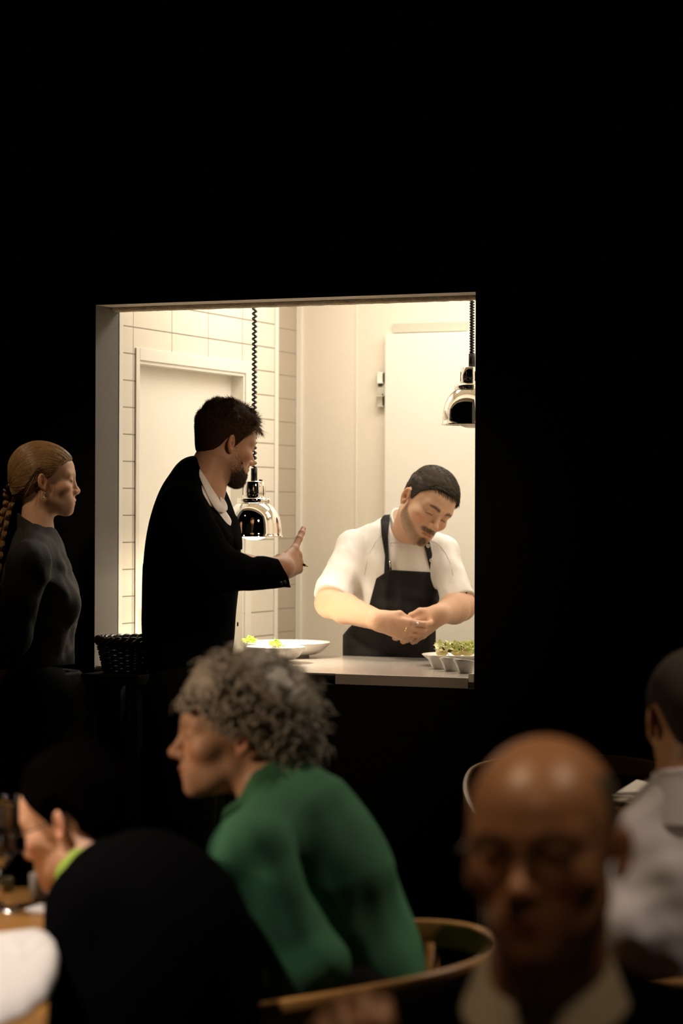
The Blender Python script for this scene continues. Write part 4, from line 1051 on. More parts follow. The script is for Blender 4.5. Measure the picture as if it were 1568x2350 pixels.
# ---- man in the black suit in front of the hatch
def make_suit():
    root = person(P(440, 1500, 6.780)*V3(1, 1, 0), 'bearded man in black suit pointing with a pen in his hand')
    b = np.array(root.location)
    hd = Head(P(513, 1023, 6.780), frame(29, 17, 0), dict(stubble=.5, browcol=(.08, .045, .02), nose=1.02, w=.98), .88)
    nb = P(468, 1108, 6.760); skin = V3(.58, .32, .20)
    s0, e0, w0 = P(418, 1178, 6.590), P(500, 1311, 6.480), P(648, 1304, 6.610)
    s1, e1, w1 = P(446, 1178, 6.980), P(428, 1360, 7.040), P(470, 1500, 6.960)
    fdir = unit(V3(.40, .88, .25)); tdir = V3(-.35, -.15, .9)
    cur = [(-2, 2, 2), (62, 85, 45), (68, 88, 45), (66, 85, 45)]
    th = [(.046, .016, -.032), (.068, .004, -.046), (.084, -.008, -.052)]
    def hand(p): return hand_sdf(p, w0, fdir, tdir, 'R', cur, th, 1.08, spread=(22, 2, -3, -5))
    def handL(p): return hand_sdf(p, w1, (.35, -.1, -.9), (.9, 0, .3), 'L', [(25, 35, 20)]*4, [(.04, .04, -.01), (.06, .05, -.02), (.08, .05, -.03)], 1.0)
    def body(p):
        d = smin(hd.sdf(p), hd.neck(p, nb, .057, .064), .024)
        d = smin(d, ell(p, P(446, 1250, 6.780), (.09, .14, .19)), .05)
        for s, e, w in ((s0, e0, w0), (s1, e1, w1)): d = smin(d, chain(p, [s, e, e*.6+w*.4, w], (.045, .040, .041, .029), .015), .02)
        return smin(smin(d, hand(p), .014), handL(p), .012)
    pts = [hd.out((0, 0, .13)), hd.out((0, .13, 0)), s0, e0, w0, s1, e1, w1, P(440, 1420, 6.780), P(700, 1230, 6.700), P(470, 1620, 6.980)]
    sdf_part(root, 'body', body, pts, .07, .0028, M_SKIN, lambda p: hd.paint(p, skin))
    # shirt
    tf = V3(math.cos(-.2), math.sin(-.2), 0)
    def trunk(p):
        R = np.stack([tf, np.cross((0, 0, 1), tf), V3(0, 0, 1)], 1)
        d = ell(p, P(447, 1235, 6.780), (.106, .175, .19), R)
        d = smin(d, ell(p, P(433, 1420, 6.780), (.112, .155, .26), R), .08)
        d = smin(d, cap(p, P(458, 1112, 6.760), P(424, 1172, 6.600), .045, .060), .05)
        return smin(d, cap(p, P(462, 1112, 6.780), P(444, 1172, 6.970), .045, .060), .05)
    def shirt(p): 
        d = smax(trunk(p), plane(p, P(470, 1094, 6.780), (.85, 0, .53)), .004)
        d = smax(d, -cap(p, hd.out((0, -.02, -.05)), nb+V3(0, 0, .01), .060, .062), .004)
        return smax(d, -plane(p, (0, 0, 1.02), (0, 0, 1)), .003)
    sh = sdf_part(root, 'shirt', shirt, [P(345, 1080, 6.780), P(560, 1080, 6.780), P(430, 1520, 6.580), P(430, 1520, 7.030)], .04, .004, M_SHIRTW)
    def neckshirt(p): return np.minimum(shirt(p), np.minimum(hd.sdf(p), hd.neck(p, nb, .057, .064)))
    def on(x, y, o): return first_hit(neckshirt, x, y, 6.0, off=o)
    ribbon('collar', [[on(452, 1066, .005), on(472, 1094, .004), on(493, 1130, .004), on(508, 1150, .004)],
                      [on(452, 1074, .009), on(470, 1108, .009), on(491, 1148, .009), on(512, 1160, .008)],
                      [on(455, 1084, .009), on(472, 1122, .009), on(494, 1168, .009), on(514, 1166, .009)],
                      [on(458, 1096, .007), on(476, 1138, .007), on(501, 1184, .007), on(517, 1170, .008)]], M_SHIRTW, root, .0025)
    ribbon('collar', [[P(500, 1126, 6.730), P(510, 1138, 6.750), P(522, 1156, 6.800)],
                      [P(509, 1158, 6.705), P(517, 1161, 6.730), P(523, 1168, 6.790)],
                      [P(506, 1180, 6.680), P(515, 1176, 6.705), P(522, 1171, 6.780)]], M_SHIRTW, root, .003)
    # jacket
    wc = P(655, 1317, 6.60)
    cutp, cutn = P(452, 1058, 6.780), V3(.905, 0, .425)
    la, lb = P(452, 1058, 6.730), P(553, 1278, 6.730); lapd = lb-la
    def jacket(p):
        d = trunk(p) - .015
        d = smin(d, cap(p, P(440, 1082, 6.720), P(440, 1082, 6.820), .030), .035)
        lat = (p - P(447, 1200, 6.780)) @ np.cross(tf, (0, 0, 1))
        fw = (p - la) @ tf; zz = (la[2]-p[:, 2])
        line = fw - zz*((lb-la)@tf)/(la[2]-lb[2]) 
        d = smax(d, line*.88-.0045, .004)
        lower = trunk(p) - .016
        d = np.where(p[:, 2] < lb[2]-.02, np.minimum(d, lower), d)
        d = smax(d, -plane(p, (0, 0, .86), (0, 0, 1)), .006)
        # sleeves
        sl = chain(p, [s0, e0], (.070, .058), .02)
        fa = cap(p, e0, wc+(wc-e0)*.1, .057, .0365)
        wr = .0035*np.sin((p-e0)@V3(70, 0, 25))*np.exp(-(((p-(e0*.6+w0*.4))/V3(.07, .2, .06))**2).sum(1))
        fa = smax(fa + wr, plane(p, P(655, 1316, 6.580), V3(.90, .1, .42)), .004)
        fa = smax(fa, -np.maximum(cap(p, e0, wc+(wc-e0)*.1, .048, .028), -plane(p, P(634, 1316, 6.580), V3(.90, .1, .42))), .002)
        s = smin(sl, fa, .035) + nf(p, .0022, 75, 8)
        s2 = smax(chain(p, [s1, e1, w1], (.068, .056, .046), .02), plane(p, w1, w1-e1), .004)
        return smin(smin(d, s, .02), s2, .02)
    jk = sdf_part(root, 'suit_jacket', jacket, [P(312, 1045, 6.780), P(560, 1045, 6.780), P(430, 1640, 6.530), P(430, 1640, 7.080), s0, e0, w0, e1+V3(0, .03, 0)], .07, .0035, M_SUIT)
    ribbon('lapel', [[P(517, 1168, 6.820), P(530, 1172, 6.830), P(540, 1180, 6.845)],
                     [P(524, 1190, 6.775), P(541, 1192, 6.800), P(551, 1196, 6.830)],
                     [P(532, 1224, 6.730), P(548, 1228, 6.760), P(556, 1232, 6.800)],
                     [P(542, 1260, 6.710), P(554, 1262, 6.730), P(557, 1265, 6.760)]], M_SUIT, jk.parent, .004)
    for i, (x, y) in enumerate(((543, 1432), (652, 1336), (644, 1338))):
        q = first_hit(jacket, x, y, 6.0) - b
        m = MB(); m.lathe([(0, -.002), (.006, -.002), (.0065, 0), (.005, .0018), (0, .001)], 16)
        rot = Matrix.Rotation(math.pi/2, 3, 'X') if i else Matrix.Rotation(math.pi/2, 3, 'Y')
        m.v = [tuple(rot @ Vector(v) + Vector(tuple(q + (V3(0, -.001, 0) if i else V3(.004, -.01, 0))))) for v in m.v]
        m.build('button', M_RUBBER, jk.parent)
    # hair, beard
    kn = [(0, .082), (.4, .078), (.75, .064), (1.0, .040), (1.18, .012), (1.36, -.030), (1.48, .022), (1.75, .020), (2.0, -.006), (2.3, -.030), (2.7, -.046), (3.15, -.050)]
    def tk(q): return np.clip(.006 + .16*(q[:, 2]-.04), .004, .020)
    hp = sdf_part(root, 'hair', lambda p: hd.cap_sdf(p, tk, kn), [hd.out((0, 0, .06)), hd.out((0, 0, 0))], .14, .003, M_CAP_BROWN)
    rng = np.random.RandomState(8)
    q, n = hd.scalp(12000, rng, lambda q: hairline(q, kn) > .003, .0)
    q = q + n*np.maximum(tk(q)-.002, .001)[:, None]
    up = np.clip((q[:, 2]-.05)/.05, 0, 1)[:, None]; fr = np.clip((q[:, 1]-.02)/.05, 0, 1)[:, None]
    clump = np.stack([waves(q, 110, k) for k in (1, 2, 3)], 1)
    d0 = up*V3(0, -.05, .25) + fr*up*V3(0, .9, .25) + (1-up)*V3(0, -.45, -.7) + .6*up*clump
    d0 = d0 - n*(d0*n).sum(1)[:, None]; d0 /= np.linalg.norm(d0, axis=1)[:, None]; d0 = d0 + n*(.10+.28*up+.25*up*clump[:, :1])
    L = (.011 + .018*up[:, 0] + .024*(fr*up)[:, 0])*(.65+.5*rng.rand(len(q)))
    pts = grow(q, d0, L, 5, lambda p, d, i: V3(0, .02, -.06), rng, .10)
    strands_obj('hair_strands', hd, pts, .0005, M_HAIR_BROWN, hp, b)
    n_ = 9000; v = rng.randn(n_, 3); v[:, 1] += .8; v[:, 2] -= .9; v /= np.linalg.norm(v, axis=1)[:, None]
    c = V3(0, .035, -.045); t = np.full(n_, .13)
    for _ in range(16): t -= .8*head_sdf(c + v*t[:, None], hd.o)
    q = c + v*t[:, None]; ax = np.abs(q[:, 0])
    ok = (q[:, 2] < -.016-.95*np.clip(q[:, 1]-.030, 0, .05)+1.1*np.clip(.032-q[:, 1], 0, .03)) & (q[:, 1] > .008) & (q[:, 2] > -.125)
    ok |= (q[:, 2] < -.036) & (q[:, 2] > -.052) & (ax < .03) & (q[:, 1] > .08)
    ok &= ~((np.abs(q[:, 2]+.058) < .010) & (ax < .020) & (q[:, 1] > .085))
    q, v = q[ok], v[ok]
    e = .0005; n = np.stack([(head_sdf(q+np.eye(3)[i]*e, hd.o)-head_sdf(q, hd.o))/e for i in range(3)], 1)
    pts = grow(q-n*.001, n*.40+V3(0, .10, -.9)+.22*rng.randn(len(q), 3), (.006+.006*np.clip((-.05-q[:, 2])/.05, 0, 1))*(.6+.6*rng.rand(len(q))), 4, lambda p, d, i: V3(0, 0, -.05), rng, .1)
    strands_obj('beard', hd, pts, .00055, M_BEARD, root, b)
    hl, hr = P(440, 1610, 6.860), P(430, 1610, 6.700)
    legs(root, hl, hr, hl*V3(1, 1, 0)+V3(.02, .02, .5), hr*V3(1, 1, 0)+V3(.0, -.02, .5), hl*V3(1, 1, 0)+V3(.02, .03, .1), hr*V3(1, 1, 0)+V3(-.02, -.03, .1), (1, .2, 0), r=(.105, .075, .06))
    a0, a1 = P(684, 1291, 6.710), P(707, 1300, 6.670)
    pen = empty('pen', a0, 0, 'slim dark pen held in the suited man\'s pointing hand', 'pen')
    d = a1-a0
    m = MB(); m.tube([-d*1.6, d*.75], .0036, 10); m.build('barrel', M_RUBBER, pen)
    m = MB(); m.tube([d*.75, d*1.0], [.0034, .0008], 10); m.build('tip', M_GOLD, pen)
make_suit()

# ---- waitress at the left
def make_waitress():
    Y = 6.93
    root = person(P(85, 1500, Y)*V3(1, 1, 0), 'blond woman with braided ponytail in charcoal shirt, standing at far left')
    b = np.array(root.location)
    hd = Head(P(101, 1109, Y+.02), frame(12, 2, 0), dict(fem=1, w=.97, brow=.45, browcol=(.20, .11, .05), nose=.80, lipcol=(.45, .17, .13)), .885)
    nb = P(86, 1222, Y); skin = V3(.66, .38, .24)
    s0, e0, w0 = P(66, 1290, Y-.15), P(30, 1455, Y-.19), P(-36, 1600, Y-.17)
    s1, e1, w1 = P(98, 1285, Y+.13), P(74, 1450, Y+.15), P(80, 1620, Y+.13)
    def hands(p):
        d = hand_sdf(p, w0, (-.1, .1, -1), (1, .1, 0), 'R', [(25, 35, 20)]*4, [(.04, .03, -.015), (.065, .03, -.03), (.085, .022, -.04)], .9)
        return np.minimum(d, hand_sdf(p, w1, (.1, .0, -1), (1, -.1, 0), 'L', [(25, 35, 20)]*4, [(.04, .03, -.015), (.065, .03, -.03), (.085, .022, -.04)], .9))
    def body(p):
        d = smin(hd.sdf(p), hd.neck(p, nb, .045, .049), .022)
        d = smin(d, ell(p, P(84, 1380, Y), (.08, .11, .17)), .04)
        for s, e, w in ((s0, e0, w0), (s1, e1, w1)): d = smin(d, chain(p, [s, e, w], (.036, .034, .024), .015), .02)
        return smin(d, hands(p), .012)
    sdf_part(root, 'body', body, [hd.out((0, .12, .13)), hd.out((0, -.1, 0)), s0, e0, w0, s1, e1, w1, P(84, 1520, Y), P(80, 1790, Y), P(-50, 1770, Y)], .07, .0028, M_SKIN, lambda p: hd.paint(p, skin))
    def shirt(p):
        d = ell(p, P(86, 1345, Y), (.100, .150, .16))
        d = smin(d, ell(p, P(132, 1385, Y-.05), (.062, .062, .060)), .05); d = smin(d, ell(p, P(136, 1385, Y+.07), (.060, .062, .060)), .05)
        d = smin(d, ell(p, P(92, 1520, Y), (.098, .125, .20)), .07)
        d = smin(d, cap(p, P(84, 1235, Y), s0, .048, .056), .04); d = smin(d, cap(p, P(88, 1235, Y), s1, .048, .054), .04)
        d = smin(d, chain(p, [s0, e0, w0-(w0-e0)*.1], (.058, .052, .036), .02), .022)
        d = smin(d, chain(p, [s1, e1, w1-(w1-e1)*.1], (.056, .050, .036), .02), .022)
        d = d + nf(p*V3(1, 1, .6), .0048, 85, 6) + .004*np.sin((p-P(150, 1330, Y))@V3(60, 0, 90))*np.exp(-(((p-P(140, 1330, Y-.08))/V3(.04, .1, .06))**2).sum(1))
        d = smax(d, -cap(p, hd.out((0, -.02, -.05)), nb+V3(0, 0, .0), .050, .052), .006)
        return smax(d, -plane(p, (0, 0, .98), (0, 0, 1)), .004)
    st = sdf_part(root, 'shirt', shirt, [P(-10, 1220, Y), P(190, 1340, Y), s0, e0, w0, s1, e1, w1, P(92, 1560, Y)], .08, .0034, M_GREYSHIRT)
    ca, cb = nb+V3(.002, 0, -.030), hd.out((0, -.024, -.06)); axn = unit(cb-ca)
    sdf_part(st, 'collar', lambda p: tube_ring(p, ca, cb, .058, .0026, (ca-axn*.008, -axn), (nb+V3(0, 0, .022), V3(.50, 0, .86)), .050), [ca, cb], .10, .0024, M_GREYSHIRT)
    def apron(p):
        d = smin(ell(p, P(92, 1560, Y), (.112, .140, .18)), cap(p, P(95, 1620, Y), P(95, 1980, Y), .125, .150), .06) + nf(p, .004, 70, 3)
        return smax(smax(d, plane(p, P(90, 1540, Y), (0, 0, 1)), .004), -plane(p, (0, 0, .42), (0, 0, 1)), .004)
    sdf_part(root, 'apron', apron, [P(92, 1530, Y), P(95, 1990, Y)], .20, .006, M_APRON)
    # swept-back hair and plait
    kn = [(0, .078), (.5, .074), (.85, .058), (1.1, .030), (1.32, .012), (1.5, .026), (1.75, .030), (2.0, .004), (2.3, -.034), (2.7, -.052), (3.15, -.055)]
    band = V3(0, -.104, -.008)
    def tk(q): return .0050 + .007*np.clip((.07-q[:, 1])/.15, 0, 1) + .0010*waves(np.stack([q[:, 0], q[:, 1]*.3, q[:, 2]*.3], 1), 420, 2)
    hp = sdf_part(root, 'hair', lambda p: hd.cap_sdf(p, tk, kn), [hd.out((0, 0, .06)), hd.out((0, -.02, 0))], .13, .0026, M_CAP_BLOND)
    rng = np.random.RandomState(5); q, n = hd.scalp(7000, rng, lambda q: (hairline(q, kn) > .002) & (q[:, 1] > -.085), .0)
    c = V3(0, -.010, .042); d0 = (q-c); r0 = np.linalg.norm(d0, axis=1); d0 /= r0[:, None]
    tb = band-c; rb = np.linalg.norm(tb); tb = tb/rb; pts = []; rr_ = rng.rand(len(q))
    wm = d0 + tb + V3(0, 0, 1)*(1.1*np.maximum(0, -(d0@tb)))[:, None]; wm /= np.linalg.norm(wm, axis=1)[:, None]
    for t in np.linspace(0, 1, 11):
        v = d0*(1-t)**2 + 2*t*(1-t)*wm + tb*t*t; v /= np.linalg.norm(v, axis=1)[:, None]
        tt = np.full(len(v), .16)
        for _ in range(14):
            pp = c + v*tt[:, None]
            sk = smin(ell(pp, c, (.0755, .095, .085)), ell(pp, (0, .036, .046), (.058, .058, .050)), .03); sk = smin(sk, ell(pp, (0, -.04, -.01), (.060, .055, .055)), .03)
            tt -= .8*sk
        lift = np.maximum(np.minimum(np.maximum(hairline(pp, kn), 0)*.55, tk(pp)), .0) + .0002 + .0020*rr_
        pts.append(c + v*(tt+lift)[:, None])
    strands_obj('hair_strands', hd, np.stack(pts, 1), .00055, M_HAIR_BLOND, hp, b)
    q, n = hd.scalp(26, rng, lambda q: (hairline(q, kn) > 0) & (hairline(q, kn) < .010) & (q[:, 1] < .03) & (q[:, 1] > -.05) & (q[:, 2] < .03), .006)
    pts = grow(q, V3(0, -.35, -1)+n*.25, .05+.03*rng.rand(len(q)), 7, lambda p, d, i: V3(0, -.05, -.02), rng, .05)
    strands_obj('loose_hair', hd, pts, .0005, M_HAIR_BLOND, hp, b)
    bw = hd.out(band)
    m = MB(); m.tube([bw-b+V3(.004, 0, .004), bw-b+V3(-.006, 0, -.006), bw-b+V3(-.014, 0, -.016)], [.012, .011, .012], 20); m.build('hair_band', M_RUBBER, root)
    path = [bw+V3(-.012, 0, -.012), P(24, 1142, Y+.02), P(14, 1175, Y+.01), P(5, 1215, Y-.0), P(-2, 1255, Y-.02), P(-8, 1300, Y-.04), P(-12, 1360, Y-.06)]
    def along(t):
        i = min(int(t), len(path)-2); f_ = t-i
        a_, b_, c_, d_ = path[max(i-1, 0)], path[i], path[i+1], path[min(i+2, len(path)-1)]
        return .5*((2*b_)+(c_-a_)*f_+(2*a_-5*b_+4*c_-d_)*f_*f_+(3*b_-a_-3*c_+d_)*f_**3)
    allp = []; rb_ = np.random.RandomState(9)
    for s in range(3):
        core = []
        for i in range(110):
            t = (len(path)-1.001)*i/109; ph = 2*math.pi*i/109*3.4 + 2.094*s; w = .0105*min(1, .35+t)
            core.append(along(t) + V3(math.sin(ph)*w, math.cos(2*ph)*w*.75, math.sin(ph)*w*.35))
        core = np.array(core); fat = (.0085*(1-.3*np.linspace(0, 1, 110)))*(.75+.25*np.abs(np.sin(np.linspace(0, 1, 110)*2*math.pi*3.4 + 2.094*s)))
        for k in range(90):
            a_, r_ = rb_.rand()*6.283, math.sqrt(rb_.rand())
            off = V3(math.cos(a_), math.sin(a_), .3*math.sin(a_))*r_
            allp.append(core + fat[:, None]*off + .0008*rb_.randn(3))
    Vp, Qp = strand_mesh(np.array(allp), .0009)
    mesh_obj('plait', np_mesh('plait', Vp-b, Qp, True), M_HAIR_BLOND, root)
    eq = hd.out((.083, -.006, -.030))
    m = MB(); m.tube([eq-b+V3(.003*math.sin(a), 0, -.006-.006*math.cos(a)) for a in np.linspace(0, 6.283, 17)[:-1]], .0009, 6, closed=True); m.tube([eq-b+V3(0, -.001, -.012), eq-b+V3(0, -.001, -.020)], .0011, 6); m.build('earring', M_GOLD, root)
    hl, hr = P(95, 1600, Y+.08), P(90, 1600, Y-.08)
    legs(root, hl, hr, hl*V3(1, 1, 0)+V3(.01, .0, .46), hr*V3(1, 1, 0)+V3(.0, 0, .46), hl*V3(1, 1, 0)+V3(0, 0, .1), hr*V3(1, 1, 0)+V3(0, 0, .1), (1, 0, 0), r=(.085, .058, .045))
make_waitress()

# ---- seated woman in green
def make_green():
    Y = 4.2
    root = person(P(760, 2300, Y)*V3(1, 1, 0), 'grey curly haired woman in green top leaning forward on her chair')
    b = np.array(root.location)
    hd = Head(P(540, 1695, 4.27), frame(184, 2, 0), dict(fem=.6, w=.98, brow=.5, nose=1.05, browcol=(.2, .13, .08)), .95)
    nb = P(615, 1800, 4.24); skin = V3(.62, .34, .21)
    s0, e0, w0 = P(575, 1950, 4.05), P(712, 2215, 4.02), P(610, 2440, 4.08)
    s1, e1, w1 = P(610, 1930, 4.40), P(660, 2170, 4.46), P(560, 2420, 4.42)
    def body(p):
        d = smin(hd.sdf(p), hd.neck(p, nb, .050, .056), .024)
        d = smin(d, chain(p, [P(665, 1920, Y+.03), P(790, 2240, Y+.02)], (.09, .11), .02), .04)
        for s, e, w in ((s0, e0, w0), (s1, e1, w1)): d = smin(d, chain(p, [s, e, w], (.042, .038, .026), .015), .02)
        d = smin(d, hand_sdf(p, w0, (-.8, .1, -.5), (0, 0, 1), 'L', [(20, 30, 15)]*4, [(.04, .03, -.015), (.065, .03, -.03), (.085, .022, -.04)], .92), .012)
        return smin(d, hand_sdf(p, w1, (-.9, -.1, -.2), (0, -.6, .6), 'R', [(20, 30, 15)]*4, [(.04, .03, -.015), (.065, .03, -.03), (.085, .022, -.04)], .92), .012)
    sdf_part(root, 'body', body, [hd.out((0, .12, .13)), hd.out((0, -.1, 0)), s0, e0, w0, s1, e1, w1, P(790, 2300, Y), P(420, 2500, 4.1), P(330, 2400, 4.4)], .08, .004, M_SKIN, lambda p: hd.paint(p, skin))
    def top(p):
        d = chain(p, [P(628, 1835, Y+.04), P(680, 1890, Y+.03), P(738, 2040, Y+.02), P(800, 2210, Y+.02), P(820, 2420, Y+.02)], (.060, .098, .122, .118, .125), .06)
        d = smin(d, cap(p, P(640, 1860, Y+.02), s0, .060, .060), .06); d = smin(d, cap(p, P(650, 1860, Y+.06), s1, .060, .060), .05)
        d = smin(d, ell(p, P(578, 2035, Y+.04), (.078, .13, .095)), .06)
        d = smin(d, chain(p, [s0, e0, w0-(w0-e0)*.1], (.062, .056, .040), .02), .018)
        d = smin(d, chain(p, [s1, e1, w1-(w1-e1)*.1], (.060, .054, .040), .02), .02)
        d = d + nf(p*V3(1, 1, .7), .0075, 52, 3)
        d = smax(d, -cap(p, hd.out((0, -.02, -.05)), nb+V3(-.018, 0, -.01), .056, .062), .008)
        return smax(d, -plane(p, P(820, 2420, Y)*V3(0, 0, 1), (0, 0, 1)), .01)
    sdf_part(root, 'knit_top', top, [P(480, 1780, Y), P(960, 2420, Y), s0, e0, w0, s1, e1, w1], .10, .006, M_GREEN)
    kn = [(0, .072), (.5, .068), (.8, .056), (1.05, .042), (1.25, .032), (1.38, .028), (1.5, .034), (1.75, .034), (2.0, .006), (2.3, -.042), (2.7, -.062), (3.15, -.068)]
    def tk(q): return .038 + .014*np.clip(-q[:, 1]/.1, -1, 1) + .010*waves(q, 75, 7)
    hp = sdf_part(root, 'hair', lambda p: hd.cap_sdf(p, tk, kn, -.008), [hd.out((0, 0, .06)), hd.out((0, -.02, 0))], .19, .004, M_HAIR_GREY)
    rng = np.random.RandomState(2); q, n = hd.scalp(420, rng, lambda q: hairline(q, kn) > .0, .0)
    n = n + .35*rng.randn(len(q), 3); n /= np.linalg.norm(n, axis=1)[:, None]
    a = np.cross(n, rng.randn(len(q), 3)); a /= np.linalg.norm(a, axis=1)[:, None]; bb = np.cross(n, a)
    pts = []; ph = rng.rand(len(q))*6.28; Lh = .052+.018*rng.rand(len(q)); Lh *= np.clip(hairline(q, kn)/ .045, .50, 1); Rr = .008+.006*rng.rand(len(q)); tilt = np.clip(-q[:, 1]/.1, -.6, .6)
    for t in np.linspace(.35, 1.12, 22):
        an = ph + t*13; droop = V3(0, -.2, -.9)*.020*t*t
        pts.append(q + n*(Lh*t*(1+.22*tilt))[:, None] + (a*np.cos(an)[:, None] + bb*np.sin(an)[:, None])*(Rr*(.5+.6*t))[:, None] + droop)
    strands_obj('curls', hd, np.stack(pts, 1), .0036, M_HAIR_GREY, hp, b)
    hl, hr = P(790, 2440, Y-.08), P(790, 2440, Y+.10)
    hl[2] = hr[2] = .56
    legs(root, hl, hr, hl+V3(-.36, .16, -.01), hr+V3(-.36, .18, -.01), (hl+V3(-.36, .17, 0))*V3(1, 1, 0)+V3(0, 0, .1), (hr+V3(-.36, .19, 0))*V3(1, 1, 0)+V3(0, 0, .1), (-1, 0, 0), r=(.085, .062, .045))
make_green()

# ---- bald man close to the camera
def make_bald():
    Y = 2.66
    root = person(P(1250, 2600, 2.78)*V3(1, 1, 0), 'bald man with glasses and dark jacket, blurred close in front')
    b = np.array(root.location)
    hd = Head(P(1250, 1962, Y), frame(-109, 1, 2), dict(w=1.05, brow=.5, nose=1.1, stubble=.12), 1.02)
    nb = P(1255, 2270, 2.73); skin = V3(.46, .23, .115)
    s0, e0, w0 = P(880, 2440, 2.80), P(760, 2900, 2.62), P(772, 2560, 2.40)
    s1, e1, w1 = P(1610, 2420, 2.80), P(1680, 2900, 2.72), P(1500, 3000, 2.45)
    def body(p):
        d = smin(hd.sdf(p), hd.neck(p, nb, .062, .070), .025)
        d = smin(d, ell(p, P(1245, 2650, 2.80), (.14, .10, .22)), .05)
        for s, e, w in ((s0, e0, w0), (s1, e1, w1)): d = smin(d, chain(p, [s, e, w], (.048, .044, .030), .015), .02)
        d = smin(d, hand_sdf(p, w0, (.10, .1, 1), (1, .2, -.1), 'R', [(55, 70, 40), (58, 72, 40), (60, 74, 40), (62, 74, 40)], [(.045, .032, -.02), (.072, .020, -.036), (.090, .004, -.044)], 1.0), .014)
        return smin(d, hand_sdf(p, w1, (-.9, -.1, -.1), (0, .3, .9), 'L', [(30, 40, 20)]*4, [(.04, .03, -.015), (.065, .03, -.03), (.085, .022, -.04)], 1.0), .014)
    sdf_part(root, 'body', body, [hd.out((0, .12, .13)), hd.out((.1, -.12, 0)), hd.out((-.1, 0, 0)), s0, e0, w0, s1, e1, w1, P(808, 2250, 2.42), P(1245, 3000, 2.8), P(1300, 3000, 2.42)], .07, .004, M_SKIN2, lambda p: hd.paint(p, skin))
    def torso(p):
        d = ell(p, P(1245, 2720, 2.82), (.175, .125, .26))
        d = smin(d, cap(p, P(1230, 2350, 2.78), s0, .068, .070), .06); return smin(d, cap(p, P(1270, 2350, 2.78), s1, .068, .070), .06)
    def shirt(p):
        d = smin(torso(p)+.014, cap(p, nb-V3(0, 0, .05), nb-V3(0, 0, .0), .078, .074), .03)
        return smax(d, -cap(p, hd.out((0, -.02, -.05)), nb, .066, .072), .004)
    M_CR = mat('cream_shirt_cloth', (.42, .37, .27), .85)
    sh = sdf_part(root, 'shirt', shirt, [P(900, 2250, 2.78), P(1600, 2250, 2.78), P(1245, 3150, 2.82)], .12, .006, M_CR)
    rows = []
    for k in range(17):
        a = math.radians(-168 + 336*k/16) ; fwd = V3(-.33, -.94, 0); rt = V3(-.94, .33, 0)
        def at_(r, z): return nb + (fwd*math.cos(a)+rt*math.sin(a))*r + V3(0, 0, z) + fwd*.006
        op = abs(math.cos(a/2)); tall = .048
        front = max(0, math.cos(a))
        rows.append([at_(.067, .042-.050*front), at_(.077, .036-.052*front), at_(.090, .000-.036*front), at_(.097, -.016-.030*front)])
    ribbon('collar', rows, M_CR, root, .004)
    def jacket(p):
        d = torso(p) - .004
        fw = (p-nb)@V3(-.33, -.94, 0); lat = np.abs((p-nb)@V3(-.94, .33, 0)); zz = nb[2]-p[:, 2]
        opening = np.maximum(-(fw+.02), lat - (.085 - .30*np.maximum(zz-.02, 0)))
        d = smax(d, -opening, .008)
        d = smax(d, -cap(p, nb-V3(0, 0, .08), nb+V3(0, 0, .05), .085, .085), .006)
        sl = chain(p, [s0, e0, w0-(w0-e0)*.12], (.072, .062, .046), .02); s2 = chain(p, [s1, e1, w1-(w1-e1)*.12], (.072, .062, .046), .02)
        return smin(smin(d, sl, .02), s2, .02) + nf(p, .003, 20, 4)
    sdf_part(root, 'jacket', jacket, [P(880, 2300, 2.78), P(1610, 2300, 2.78), P(1245, 3150, 2.82), e0, e1, w0, w1], .12, .007, M_SUIT)
    kn = [(0, .2), (.7, .2), (.95, .11), (1.15, .055), (1.38, -.012), (1.5, .030), (1.75, .036), (2.0, .012), (2.3, -.030), (2.7, -.050), (3.15, -.055)]
    def tk(q): return np.minimum(.005, (.100-q[:, 2])*.2) - .05*np.clip(q[:, 1]-.045, 0, 1)
    sdf_part(root, 'hair', lambda p: hd.cap_sdf(p, tk, kn), [hd.out((0, 0, .06)), hd.out((0, 0, 0))], .13, .004, M_HAIR_SHORT)
    g = MB()
    for sx in (-1, 1):
        g.tube([hd.out((sx*.032+.022*math.cos(a), .1035-.006*abs(math.cos(a)), .009+.019*math.sin(a)))-b for a in np.linspace(0, 6.283, 25)[:-1]], .0016, 6, closed=True)
        g.tube([hd.out((sx*.054, .098, .014))-b, hd.out((sx*.074, .07, .014))-b, hd.out((sx*.086, .0, .012))-b], .0016, 6)
    g.tube([hd.out((-.010, .103, .012))-b, hd.out((0, .107, .014))-b, hd.out((.010, .103, .012))-b], .0016, 6); g.build('glasses', M_FRAME, root)
    hl, hr = V3(b[0]+.09, b[1]+.06, .52), V3(b[0]-.09, b[1]+.06, .52)
    legs(root, hl, hr, hl+V3(0, -.42, 0), hr+V3(-.05, -.42, 0), (hl+V3(0, -.42, 0))*V3(1, 1, 0)+V3(0, 0, .1), (hr+V3(-.05, -.42, 0))*V3(1, 1, 0)+V3(0, 0, .1), (0, -1, 0))
    chair('armchair', (b[0], b[1]+.06), math.pi/2, .9, 'armchair under the bald man with glasses')['group'] = GC
make_bald()

